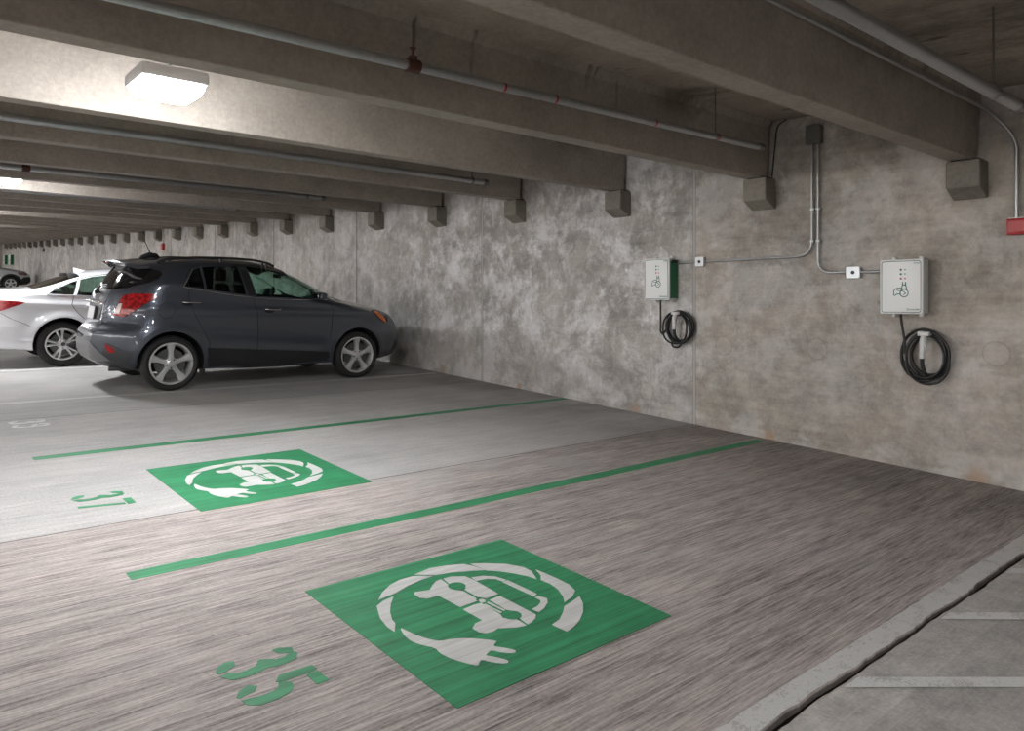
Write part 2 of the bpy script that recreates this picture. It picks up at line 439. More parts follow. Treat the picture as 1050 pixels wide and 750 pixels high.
# corbels
def make_corbel():
    bm = bmesh.new(); hw = .125; pr = .19
    side = [(0, 2.59), (-pr, 2.59), (-pr, 2.375), (-.035, 2.295), (0, 2.295)]
    yc = 0
    prism(bm, [(a, -hw, w) for a, w in side], [(a, hw, w) for a, w in side])
    bevel_all(bm, .008, 1)
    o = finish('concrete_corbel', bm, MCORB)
    bm = bmesh.new(); box(bm, -.15, -.01, -.10, .10, 2.59, 2.603)
    finish('bearing_pad', bm, MBLACKPAD, o)
    return o
near_note = {0: 'widest corbel, under the thick beam beside the red alarm box', 1: 'corbel left of the twin conduits that drop from the dark junction box', 2: 'corbel just above and left of the smaller-looking charger with the green side'}
proto = make_corbel()
for i in range(31):
    o = proto if i == 0 else copy_tree(proto)
    yc = B0 - .035 + BP * i
    o.location = G(D, yc, 0)
    tag(o, 'concrete beam corbel on the long wall, %s counted from the red alarm box' % ORD[i], 'corbel', 'concrete corbels under the beams')
for i, t in enumerate(['thick concrete corbel under the nearest beam, beside the red alarm box', 'concrete corbel under the second beam, between the two chargers', 'concrete corbel under the third beam, up beside the charger with green side']):
    pass

# ------------------------------------------------------------------ ceiling lamps
MHOUS = simple('lamp_housing', (.55, .55, .55), .5, .3)
def mat_emit(name, c, s):
    m = Mat(name); m.b.inputs['Emission Color'].default_value = c; m.b.inputs['Emission Strength'].default_value = s
    m.b.inputs['Base Color'].default_value = (.9, .9, .9, 1); return m.m
MLENS = mat_emit('lit_lamp_lens', LAMP_COLOR, LAMP_STRENGTH)
def make_lamp():
    e = empty('ceiling_lamp', (0, 0, 0), 'x', 'lamp')
    bm = bmesh.new(); box(bm, -.2, .2, -.2, .2, 2.665, 2.75); bevel_all(bm, .02, 2); finish('housing', bm, MHOUS, e, 40)
    bm = bmesh.new()
    rings = []
    for h, q in ((2.70, .185), (2.645, .185), (2.61, .165), (2.595, .11)):
        rings.append([bm.verts.new((a, b, h)) for a, b in rrect(-q, q, -q, q, .05, 4)])
    for A, B in zip(rings, rings[1:]):
        for k in range(len(A)): bm.faces.new((A[k], A[(k + 1) % len(A)], B[(k + 1) % len(A)], B[k]))
    bm.faces.new(rings[-1]); bm.faces.new(rings[0][::-1])
    finish('lens', bm, MLENS, e, 60)
    bm = bmesh.new(); tube(bm, [(0, 0, 2.76), (0, 0, WS + .01)], .012, 8); finish('hanging_stem', bm, MGALV, e, 60)
    bm = bmesh.new(); lathe(bm, [(.06, WS - .05), (.06, WS)], 16, 'z'); finish('ceiling_box', bm, MGALVD, e, 40)
    return e
lamp = None
LY0 = B0 + BP * 1.5
for i in range(-1, 8):
    for k, X in enumerate((1.43, -6.2)):  # second row hangs unseen over the aisle, added for its light
        y = LY0 + 4 * BP * i
        if not (YA + .5 < y < YB - .5): continue
        if lamp is None: lamp = make_lamp(); o = lamp
        else: o = copy_tree(lamp)
        o.location = G(X, y, 0)
        if k == 0 and i == 0: t = 'lit ceiling lamp glaring between the beams above the nearest green bays'
        elif k == 0 and i == 1: t = 'lit ceiling lamp at the frame edge, hanging above the white sedan'
        elif k == 0: t = ('lit ceiling lamp of the stall row, ' + ('over the hatched strip' if i < 0 else '%s beyond the sedan' % ORD[i - 2]))
        else: t = 'unseen lit ceiling lamp added over the driving aisle, ' + ('beside the hatched strip' if i < 0 else '%s along it' % ORD[i])
        tag(o, t, 'lamp', 'garage ceiling lamps')

# ------------------------------------------------------------------ painted marks
def fl(cx, cy, z0=0.):
    """local (a = to the reader's right, b = towards wall, h) about floor point"""
    return lambda a, b, h: Vector((b, -a, -S * a + h))
def chaikin(p, n=1):
    for _ in range(n):
        q = []
        for i in range(len(p)):
            a, b = p[i], p[(i + 1) % len(p)]
            q += [(a[0] * .78 + b[0] * .22, a[1] * .78 + b[1] * .22), (a[0] * .22 + b[0] * .78, a[1] * .22 + b[1] * .78)]
        p = q
    return p
def swell(p, q):
    n = len(p); A = sum(p[i][0] * p[(i + 1) % n][1] - p[(i + 1) % n][0] * p[i][1] for i in range(n)); sg = 1 if A > 0 else -1; out = []
    for i in range(n):
        a, b, c = Vector(p[i - 1]), Vector(p[i]), Vector(p[(i + 1) % n]); d1 = (b - a).normalized(); d2 = (c - b).normalized()
        m = Vector((d1.y + d2.y, -d1.x - d2.x)) * sg
        out.append(tuple(b + (m.normalized() * q if m.length > .2 else m)))
    return out
def floor_strip(name, x0, x1, y0, y1, mat, label, cat, group=None, n=40, jag=.002, h=.0012, low=False):
    bm = bmesh.new(); f = lambda a, b, hh: Vector((a - x0, b - y0, S * (b - y0) + hh))
    random.seed(int(x1 * 100 + y0 * 77))
    out = [(x0 + (x1 - x0) * k / n, y0 + random.uniform(-jag, jag)) for k in range(n + 1)] + [(x0 + (x1 - x0) * k / n, y1 + random.uniform(-jag, jag)) for k in range(n, -1, -1)]
    if low: out = [(X, Y + .0015) for X, Y in zip(xs, eA) if x0 <= X <= x1] + out[n + 1:]
    slab2d(bm, out, f, 0, h)
    o = finish(name, bm, mat); o.location = G(x0, y0, .0005)
    return tag(o, label, cat, group)
floor_strip('bay_line', .97, 6.70, 3.965, 4.075, MGREEN, 'green painted bay line between the two green charging emblems', 'floor marking', 'green bay lines')
floor_strip('bay_line', .97, 6.79, 6.79, 6.90, MGREEN, 'green painted bay line between the farther emblem and the grey SUV', 'floor marking', 'green bay lines')
floor_strip('bay_line', .95, 6.72, 9.60, 9.70, MLINE, 'worn white bay line running under the wheels of the grey SUV', 'floor marking', 'white bay lines')
floor_strip('bay_line', .95, 6.72, 12.42, 12.52, MLINE, 'worn white bay line between the grey SUV and the white sedan', 'floor marking', 'white bay lines')
for k in range(1, 12):
    y = 12.42 + 2.81 * k
    floor_strip('bay_line', .95, 6.72, y, y + .1, MLINE, 'white bay line beyond the white sedan, %s past it' % ORD[k - 1], 'floor marking', 'white bay lines', n=6)
floor_strip('bay_line', .9, 6.75, 1.393, 1.495, mat_speck('edge_line_paint', (.60, .59, .575)), 'broad worn white line along the open floor joint', 'floor marking', 'white bay lines', n=120, jag=.004, low=True)
# hatch stripes on the near side of the joint
def hatch(xa, label):
    bm = bmesh.new(); L = 1.0; pts = []
    dx, dy = (.58 / .44), -1.0
    q = []
    for (x, y) in ((xa, 1.350), (xa + dx * 1.25, 1.350 - 1.25), (xa + dx * 1.25 - .115, .10), (xa - .115, 1.350)): q.append((x, y))
    slab2d(bm, q, lambda a, b, h: Vector((a - xa, b - 1.35, S * (b - 1.35) + h)), 0, .0015)
    o = finish('hatch_stripe', bm, MSPECK); o.location = G(xa, 1.35, .0005); tag(o, label, 'floor marking', 'white hatch stripes')
hatch(2.96, 'diagonal white hatch stripe beyond the open joint, the one nearest the camera')
hatch(3.92, 'diagonal white hatch stripe beyond the open joint, the middle one')
hatch(4.84, 'diagonal white hatch stripe beyond the open joint, the one nearest the wall')

EMB = {
'ring_mark':[[(-0.469,-0.085),(-0.49,0.026),(-0.47,0.121),(-0.431,0.205),(-0.38,0.229),(-0.304,0.247),(-0.34,0.177),(-0.38,0.086),(-0.399,0.002)],
[(-0.317,-0.382),(-0.374,-0.329),(-0.429,-0.252),(-0.456,-0.177),(-0.456,-0.103),(-0.398,-0.02),(-0.392,-0.089),(-0.37,-0.186),(-0.335,-0.275)],
[(-0.264,-0.422),(-0.296,-0.368),(-0.307,-0.306),(-0.247,-0.358),(-0.18,-0.403),(-0.109,-0.436),(-0.069,-0.444),(-0.005,-0.487),(-0.065,-0.488),(-0.153,-0.47)],
[(-0.417,0.236),(-0.376,0.3),(-0.3,0.388),(-0.213,0.434),(-0.15,0.432),(-0.059,0.386),(-0.119,0.371),(-0.197,0.332),(-0.246,0.299),(-0.295,0.25)],
[(-0.152,0.465),(-0.084,0.471),(0.005,0.474),(0.086,0.471),(0.158,0.443),(0.2,0.378),(0.221,0.306),(0.175,0.345),(0.094,0.387),(0.024,0.401),(-0.04,0.396),(-0.084,0.437)],
[(0.215,0.414),(0.286,0.366),(0.344,0.306),(0.395,0.23),(0.426,0.159),(0.437,0.109),(0.351,0.102),(0.335,0.162),(0.289,0.231),(0.251,0.276),(0.237,0.341)]],
'plug_mark':[[(-0.023,-0.449),(0.014,-0.442),(0.079,-0.43),(0.144,-0.406),(0.182,-0.378),(0.191,-0.332),(0.225,-0.275),(0.277,-0.224),(0.32,-0.189),(0.327,-0.206),(0.347,-0.23),(0.377,-0.205),(0.421,-0.179),(0.435,-0.182),(0.438,-0.198),(0.412,-0.227),(0.363,-0.256),(0.372,-0.28),(0.386,-0.303),(0.416,-0.279),(0.469,-0.254),(0.482,-0.263),(0.479,-0.283),(0.445,-0.311),(0.399,-0.336),(0.417,-0.36),(0.428,-0.375),(0.387,-0.399),(0.321,-0.427),(0.259,-0.436),(0.211,-0.427),(0.157,-0.459),(0.105,-0.476),(0.037,-0.469)]],
'car_mark':[[(-0.34,0.006),(-0.339,0.051),(-0.3,0.111),(-0.24,0.12),(-0.037,0.115),(-0.03,0.036),(-0.063,0.02),(-0.181,0.026),(-0.223,0.047),(-0.263,0.024),(-0.273,-0.006)],
[(-0.008,0.038),(-0.013,0.104),(0.075,0.107),(0.235,0.11),(0.259,0.086),(0.278,0.047),(0.284,0.018),(0.216,0.027),(0.179,0.056),(0.136,0.046),(0.114,0.035)],
[(-0.341,-0.008),(-0.264,-0.018),(-0.227,-0.037),(-0.193,-0.028),(-0.173,-0.009),(-0.036,-0.015),(-0.03,-0.119),(-0.194,-0.128),(-0.196,-0.19),(-0.223,-0.212),(-0.271,-0.213),(-0.289,-0.199),(-0.281,-0.173),(-0.267,-0.128),(-0.306,-0.083),(-0.335,-0.043)],
[(-0.003,-0.123),(-0.01,-0.059),(-0.006,-0.016),(0.134,-0.018),(0.172,-0.032),(0.209,-0.008),(0.221,0.009),(0.288,0.005),(0.277,-0.04),(0.234,-0.111),(0.244,-0.146),(0.239,-0.181),(0.215,-0.2),(0.167,-0.201),(0.14,-0.163),(0.135,-0.119)],
[(-0.178,0.024),(-0.068,0.023),(-0.064,0.013),(-0.175,0.013)],[(-0.168,-0.004),(-0.057,-0.003),(-0.054,-0.013),(-0.165,-0.015)],
[(0.002,0.02),(0.116,0.029),(0.119,0.018),(0.006,0.009)],[(0.012,-0.006),(0.124,0.003),(0.127,-0.007),(0.015,-0.018)],
[(-0.034,-0.009),(-0.041,0.005),(-0.034,0.018),(-0.018,0.02),(-0.005,0.008),(-0.01,-0.011)],
[(-0.269,0.13),(-0.251,0.189),(-0.206,0.235),(-0.143,0.254),(-0.137,0.229),(-0.183,0.216),(-0.209,0.186),(-0.221,0.124)],
[(-0.134,0.257),(0.073,0.265),(0.088,0.235),(-0.131,0.221)],
[(0.098,0.231),(0.099,0.256),(0.141,0.268),(0.174,0.242),(0.212,0.181),(0.225,0.139),(0.183,0.134),(0.176,0.174),(0.154,0.215),(0.135,0.231)]]}
def emblem(cx, cy, label, first=None):
    if first is not None:
        o = copy_tree(first); o.location = G(cx, cy, .0008); return tag(o, label)
    e = empty('charging_bay_emblem', G(cx, cy, .0008), label, 'floor marking', 'green charging emblems')
    f = fl(cx, cy); h = .61
    bm = bmesh.new(); slab2d(bm, [(-h, -h), (h, -h), (h, h), (-h, h)], f, 0, .002, .2); finish('green_square', bm, MGREEN, e)
    for nm in ('car_mark', 'plug_mark'):
        bm = bmesh.new()
        for p in EMB[nm]: slab2d(bm, chaikin(p, 1) if nm == 'plug_mark' else p, f, .0022, .0045)
        finish(nm, bm, MWHITE, e)
    for cx_, cy_ in ((-.226, .006), (.176, .018)):
        bm = bmesh.new(); slab2d(bm, circ(cx_, cy_, .044, 24), f, .0046, .0052); finish('headlamp_mark', bm, MGREEN, e)
    for p in EMB['ring_mark']:
        bm = bmesh.new(); slab2d(bm, p, f, .0022, .0045); finish('ring_mark', bm, MWHITE, e)
    return e
e1 = emblem(2.19, 2.745, 'green square emblem with white car and plug nearest the camera')
e2 = emblem(2.19, 5.44, 'green square emblem with white car and plug in the farther green bay', e1)

DIG = {'3': [[(-.13,-.159),(-.163,-.141),(-.178,-.115),(-.173,-.084),(-.144,-.093),(-.136,-.112),(-.122,-.131),(-.12,-.156)],
 [(-.092,-.157),(-.096,-.131),(-.074,-.103),(-.075,-.061),(-.088,-.022),(-.124,.002),(-.107,.031),(-.085,.053),(-.088,.095),(-.105,.128),(-.092,.138),(-.058,.119),(-.048,.087),(-.045,.039),(-.059,.004),(-.042,-.039),(-.040,-.086),(-.048,-.131)],
 [(-.168,.077),(-.166,.099),(-.140,.138),(-.114,.132),(-.117,.113),(-.138,.084)]],
 '5': [[(.062,-.007),(.033,.017),(.036,.143),(.065,.146),(.070,.131),(.069,.016)],[(.088,.103),(.088,.143),(.165,.146),(.167,.106)],
 [(.076,-.002),(.097,.029),(.13,.022),(.155,-.004),(.169,-.051),(.169,-.113),(.142,-.146),(.11,-.153),(.117,-.132),(.127,-.087),(.124,-.046),(.111,-.017)],
 [(.078,-.158),(.045,-.137),(.031,-.102),(.05,-.083),(.072,-.101),(.077,-.133),(.085,-.154)]],
 '7': [[(.068,-.16),(.098,-.16),(.160,.088),(.130,.088)],[(.035,.106),(.040,.146),(.165,.146),(.172,.106)]],
 '9': [[(.05,.05),(.03,.085),(.045,.128),(.085,.148),(.09,.12),(.07,.105),(.072,.06)],[(.05,.04),(.085,.005),(.13,.0),(.14,-.05),(.125,-.11),(.10,-.128),(.098,-.155),(.14,-.142),(.168,-.10),(.178,-.02),(.176,.06),(.160,.115),(.10,.148),(.10,.12),(.135,.095),(.142,.05),(.125,.028),(.085,.035),(.06,.06)],
  [(.03,-.12),(.055,-.145),(.088,-.156),(.086,-.128),(.07,-.12),(.05,-.098)]]}
def number(txt, cx, cy, mat, label):
    e = empty('bay_number', G(cx, cy, .0008), label, 'floor marking', 'stencilled bay numbers')
    f = fl(cx, cy)
    for ch in txt:
        bm = bmesh.new()
        for p in DIG[ch]: slab2d(bm, swell(p, .0065), f, 0, .001)
        if ch == txt[0] and txt[0] == txt[1]: pass
        finish('painted_numeral', bm, mat, e)
    return e
number('35', 1.16, 2.745, MGREEN, 'green stencilled bay number 35 in front of the nearest emblem')
number('37', 1.16, 5.415, MGREEN, 'green stencilled bay number 37 in front of the farther emblem')
number('39', 1.16, 8.34, MNUM, 'faint white stencilled bay number 39 behind the grey SUV')

# ------------------------------------------------------------------ pipes, conduit, alarm
def pipe_run(y, x0, w0, x1, w1, r, label, tees, hangers, marks=()):
    p0 = G(x0, y, w0); p1 = G(x1, y, w1)
    e = empty('ceiling_pipe', p0, label, 'pipe', 'steel pipes under the beams'); L = lambda t: (p0.lerp(p1, t) - p0)
    bm = bmesh.new(); tube(bm, [L(0), L(.3), L(.6), L(1)], r, 16); finish('pipe_body', bm, MGALV, e, 60)
    bm = bmesh.new(); q = (p1 - p0).normalized(); tube(bm, [L(1) - q * .05, L(1) + q * .015], r * 1.18, 16); finish('end_cap', bm, MGALVD, e, 60)
    for t in tees:
        bm = bmesh.new(); c = L(t); tube(bm, [c - q * .045, c - q * .04, c + q * .04, c + q * .045], [r * 1.1, r * 1.4, r * 1.4, r * 1.1], 16)
        finish('pipe_tee', bm, MRUST, e, 50)
        bm = bmesh.new(); tube(bm, [c, c + Vector((0, 0, .055))], r * .9, 12); tube(bm, [c + Vector((0, 0, .055)), c + Vector((0, 0, .10))], r * .3, 8)
        tube(bm, [c + Vector((0, 0, .10)), c + Vector((0, 0, .105))], r * .7, 12)
        finish('sprinkler_head', bm, MRUST, e, 50)
    for t in hangers:
        c = L(t); top = (S * y + WS) - p0.z
        bm = bmesh.new(); tube(bm, [c + Vector((0, 0, r)), Vector((c.x, 0, top))], .006, 6); finish('hanger_rod', bm, MGALVD, e, 60)
        bm = bmesh.new(); tube(bm, [c - q * .012, c + q * .012], r * 1.2, 16); finish('hanger_ring', bm, MGALVD, e, 60)
    for t in marks:
        c = L(t); bm = bmesh.new(); tube(bm, [c - q * .008, c + q * .008], r * 1.05, 16); finish('red_band', bm, MRED, e, 60)
    return e
MRED = simple('red_plastic', (.42, .018, .022), .35)
pipe_run(3.62, -9, 2.59, 6.05, 2.77, .028, 'galvanised sprinkler pipe with a rusty tee hanging before the second beam', [.755], [.953], [.80, .83, .90, .955])
pipe_run(7.43, -9, 2.72, 5.95, 2.73, .034, 'galvanised sprinkler pipe passing below the lit lamp, ending before the fourth corbel', [], [.3, .985], [])
for j, (y, xe) in enumerate(((11.2, 5.6), (14.9, 5.6), (18.6, 5.6))):
    pipe_run(y, -9, 2.70, xe, 2.72, .034, 'thin galvanised pipe between far beams, ' + ORD[j] + ' beyond the one under the lamp', [.72], [.3, .98], [])
pipe_run(1.45, -2, 2.68, 5.33, 2.68, .034, 'galvanised pipe hanging below the slab near the red alarm box', [], [.937], [])

def tube_thing(name, pts, r, mat, label, cat, rad=.12, group=None, n=12):
    o0 = Vector(pts[0]); bm = bmesh.new(); tube(bm, [p - o0 for p in fillet(pts, rad)], r, n)
    o = finish(name, bm, mat, smooth=60); o.location = o0; return tag(o, label, cat, group)
XW = D - .035
c = tube_thing('alarm_conduit', [(-2, 2.06, S * 2.06 + 3.02), (6.3, 2.03, S * 2.03 + 2.98), (D - .16, 2.0, S * 2 + 2.95), (XW, 1.86, 2.84), (XW, 1.86, 2.22)], .014, MGALV, 'thin conduit along the nearest beam, bending down to the red alarm box', 'conduit', .10)
c = tube_thing('wall_conduit', [(XW, 3.53, S * 3.5 + 2.90), (XW, 3.53, 2.01), (XW, 4.745, 2.01)], .0115, MGALV, 'steel wall conduit bending towards the charger with the green side', 'conduit', .16, 'wall conduits')
c = tube_thing('wall_conduit', [(XW, 3.47, S * 3.5 + 2.90), (XW, 3.47, 1.845), (XW, 3.20, 1.845)], .0115, MGALV, 'steel wall conduit bending towards the charger beside the alarm box', 'conduit', .16, 'wall conduits')
c = tube_thing('wall_conduit', [(XW, 4.835, 2.01), (XW, 5.10, 2.01)], .013, MGALV, 'short steel conduit from the small wall box into the green sided charger', 'conduit', .1, 'wall conduits')
c = tube_thing('wall_conduit', [(XW, 3.07, 1.84), (XW, 2.84, 1.84)], .013, MGALV, 'short steel conduit from the small wall box into the larger charger', 'conduit', .1, 'wall conduits')
c = tube_thing('wall_conduit', [(D - .02, 3.80, S * 3.8 + 3.165), (D - .02, 3.90, S * 3.9 + 3.12), (D - .02, 3.955, S * 3.95 + 2.62)], .007, simple('dark_cable', (.03, .028, .026), .6), 'thin dark cable on the wall beside the second corbel', 'cable', .05, 'wall conduits')
for (y, w) in ((3.53, 2.15), (3.47, 2.15), (3.53, 2.45), (3.47, 2.45)):
    bm = bmesh.new(); box(bm, -.008, .03, -.024, .024, -.012, .012); bevel_all(bm, .004, 1)
    o = finish('conduit_clamp', bm, MGALV, smooth=40); o.location = (XW, y, w)
    tag(o, 'small steel clamp on the %s twin conduit, %s one' % ('charger side' if y > 3.5 else 'alarm side', 'upper' if w > 2.3 else 'lower'), 'clamp', 'conduit clamps')
def jbox(y, z, wy, wz, dx, mat, label, disc=True, name='junction_box'):
    e = empty(name, (D, y, z), label, 'junction box', 'wall junction boxes')
    bm = bmesh.new(); box(bm, -dx, 0, -wy / 2, wy / 2, -wz / 2, wz / 2); bevel_all(bm, .008, 2); finish('box_body', bm, mat, e, 40)
    bm = bmesh.new(); box(bm, -dx - .006, -dx + .002, -wy * .54, wy * .54, -wz * .54, wz * .54); bevel_all(bm, .004, 1); finish('cover_plate', bm, mat, e, 40)
    if disc:
        bm = bmesh.new(); lathe(bm, [(.017, -dx - .010), (.017, -dx - .004)], 16, 'x'); finish('switch_disc', bm, MBLACK, e, 40)
    return e
MBLACK = simple('black_plastic', (.012, .012, .013), .45)
MLTBOX = simple('light_zinc_box', (.62, .64, .66), .4, .4)
jbox(3.50, S * 3.5 + 2.975, .135, .17, .075, MGALVD, 'dark steel junction box high on the wall above the twin conduits', False)
jbox(4.79, 2.01, .10, .095, .045, MLTBOX, 'small pale steel box beside the charger with the green side')
jbox(3.135, 1.838, .12, .10, .045, MLTBOX, 'small pale steel box between the twin conduits and the larger charger')
e = empty('fire_alarm_box', (D, 1.845, 2.155), 'red fire alarm box at the end of the bent conduit', 'alarm box')
bm = bmesh.new(); box(bm, -.075, 0, -.075, .075, -.065, .060); bevel_all(bm, .008, 2); finish('alarm_body', bm, MRED, e, 40)
bm = bmesh.new(); box(bm, -.082, -.072, -.062, .062, -.05, .045); bevel_all(bm, .004, 1); finish('alarm_cover', bm, MRED, e, 40)
bm = bmesh.new(); box(bm, -.078, 0, -.06, .06, .060, .068); finish('top_gasket', bm, simple('pale_gasket', (.6, .58, .57), .6), e)
for y, w in ((24.2, 2.12), (44.6, 2.16)):
    e = empty('fire_alarm_box', (D, y, S * y + w), 'small distant red alarm box on the far wall, %s' % ('nearest above the SUV antenna' if y < 30 else 'farthest one' if y > 40 else 'middle one above the sedan roof'), 'alarm box', 'distant alarm boxes')
    bm = bmesh.new(); box(bm, -.07, 0, -.09, .09, -.10, .10); bevel_all(bm, .01, 1); finish('alarm_body', bm, MRED if y < 30 else MBLACK, e, 40)
    bm = bmesh.new(); tube(bm, [(-.02, 0, .09), (-.02, 0, WS - w - .02)], .014, 8); finish('alarm_pipe', bm, MGALV, e, 60)

# ------------------------------------------------------------------ wall chargers
MPANEL = simple('charger_white', (.80, .81, .81), .4); MENC = simple('charger_grey_enclosure', (.56, .57, .56), .45)
MTEAL = simple('charger_teal_print', (.035, .16, .13), .5); MGSIDE = simple('charger_green_side', (.004, .12, .045), .4)
MTEALL = simple('pale_teal_print', (.12, .42, .36), .5); MPINK = simple('red_indicator', (.55, .05, .09), .4)
MCABLE = simple('black_cable_rubber', (.006, .006, .007), .4); MHOOK = simple('white_plastic', (.62, .62, .62), .4)
def text(body, size, x, y, z, parent, mat, name='lettering'):
    cu = bpy.data.curves.new(name, 'FONT'); cu.body = body; cu.size = size; cu.extrude = .0006; cu.align_x = 'RIGHT'
    cu.materials.append(mat); o = bpy.data.objects.new(name, cu); COL.objects.link(o); o.parent = parent
    bpy.context.view_layer.update()
    me = bpy.data.meshes.new_from_object(o.evaluated_get(bpy.context.evaluated_depsgraph_get())); bpy.data.objects.remove(o); bpy.data.curves.remove(cu)
    o = bpy.data.objects.new(name, me); COL.objects.link(o); o.parent = parent
    o.location = (x, y, z); o.rotation_euler = (pi / 2, 0, -pi / 2); return o
def charger(y, z, label, green, w=.35, h=.465, d=.17):
    """front faces -X; y = centre, z = centre height"""
    e = empty('wall_charger', (D, y, z), label, 'charger', 'wall-mounted car chargers'); b = d - .02
    bm = bmesh.new(); box(bm, -b, -.03, -w / 2 + .004, w / 2 - .004, -h / 2 + .004, h / 2 - .004); bevel_all(bm, .006, 2); finish('enclosure', bm, MENC, e, 40)
    bm = bmesh.new(); box(bm, -d, -b + .004, -w / 2, w / 2, -h / 2, h / 2); bevel_all(bm, .010, 3); finish('front_panel', bm, MPANEL, e, 40)
    F2 = lambda off: (lambda a, c, hh: (-d - off - hh, -a, c))     # a to reader's right
    # thin teal border
    bm = bmesh.new(); o1 = rrect(-w / 2 + .014, w / 2 - .014, -h / 2 + .014, h / 2 - .014, .02); o2 = rrect(-w / 2 + .019, w / 2 - .019, -h / 2 + .019, h / 2 - .019, .016); N = len(o1)
    va = [bm.verts.new((-d - .0012, -p[0], p[1])) for p in o1]; vb = [bm.verts.new((-d - .0012, -p[0], p[1])) for p in o2]
    for k in range(N): bm.faces.new((va[k], va[(k + 1) % N], vb[(k + 1) % N], vb[k]))
    bmesh.ops.solidify(bm, geom=bm.faces[:], thickness=.0008)
    finish('border_print', bm, MTEAL, e)
    for i, m in enumerate((MTEAL, MTEAL, MPINK)):
        bm = bmesh.new(); zz = h * .31 - i * .037; slab2d(bm, circ(.0, zz, .009, 14), F2(0), 0, .003); finish('indicator_light', bm, m, e)
        bm = bmesh.new(); slab2d(bm, rrect(.026, .040, zz - .006, zz + .006, .004, 3), F2(0), 0, .001); finish('indicator_symbol', bm, MTEALL if i < 2 else MPINK, e)
    # charging icon: little car and plug outline
    bm = bmesh.new(); P = lambda a, c: Vector((-d - .001, -a, c - .028))
    tube(bm, fillet([P(-.058, -.045), P(-.058, .0), P(-.03, .018), P(.008, .018)], .014, 4), .0036, 6)
    tube(bm, fillet([P(-.058, -.045), P(-.045, -.045), P(-.035, -.033), P(-.01, -.033), P(.0, -.045)], .006, 3), .0036, 6)
    tube(bm, [P(.026 + .033 * cos(radians(a)), -.026 + .033 * sin(radians(a))) for a in range(0, 360, 20)], .0040, 6, closed=True)
    tube(bm, fillet([P(.008, -.012), P(.008, .035), P(.026, .045), P(.044, .035), P(.044, -.005)], .01, 3), .0040, 6)
    tube(bm, [P(.014, .04), P(.014, .068)], .0045, 6); tube(bm, [P(.038, .04), P(.038, .068)], .0045, 6)
    tube(bm, fillet([P(-.035, .004), P(-.02, -.006), P(.0, -.003), P(.026, -.014), P(.04, -.028), P(.02, -.04)], .008, 3), .0032, 6)
    finish('charging_icon', bm, MTEAL, e, 60)
    text('EVlink', .020, -d - .0015, -(w / 2 - .022), h / 2 - .042, e, MTEAL)
    text('Schneider', .027, -d - .0015, -(w / 2 - .022), -h / 2 + .032, e, MTEAL)
    for sy in (-1, 1):
        for sz in (-1, 1):
            bm = bmesh.new(); box(bm, -.05, 0, sy * .11 - .015, sy * .11 + .015, sz * (h / 2 + .008) - .018, sz * (h / 2 + .008) + .018); bevel_all(bm, .008, 2); finish('mounting_tab', bm, MPANEL, e, 40)
    if green:
        bm = bmesh.new(); box(bm, -b + .008, -.02, -w / 2 - .004, -w / 2 + .006, -h / 2 + .02, h / 2 - .03); bevel_all(bm, .002, 1); finish('green_side_panel', bm, MGSIDE, e, 40)
        bm = bmesh.new(); box(bm, -b + .03, -.03, -w / 2 - .02, -w / 2, h / 2 - .06, h / 2 - .02); bevel_all(bm, .003, 1); finish('cable_gland', bm, MBLACK, e, 40)
    return e
charger(2.67, 1.698, 'white wall charger nearest the red alarm box, cable coiled below', False)
charger(5.275, 1.832, 'white wall charger with green side panel, beside the wall joint', True)
charger(55.5, 2.87 + 1.53, 'tiny distant wall charger with green side at the far end, nearer of two', True, .5, .62, .2)
charger(58.1, 2.99 + 1.53, 'tiny distant wall charger with green side at the far end, farther of two', True, .5, .62, .2)

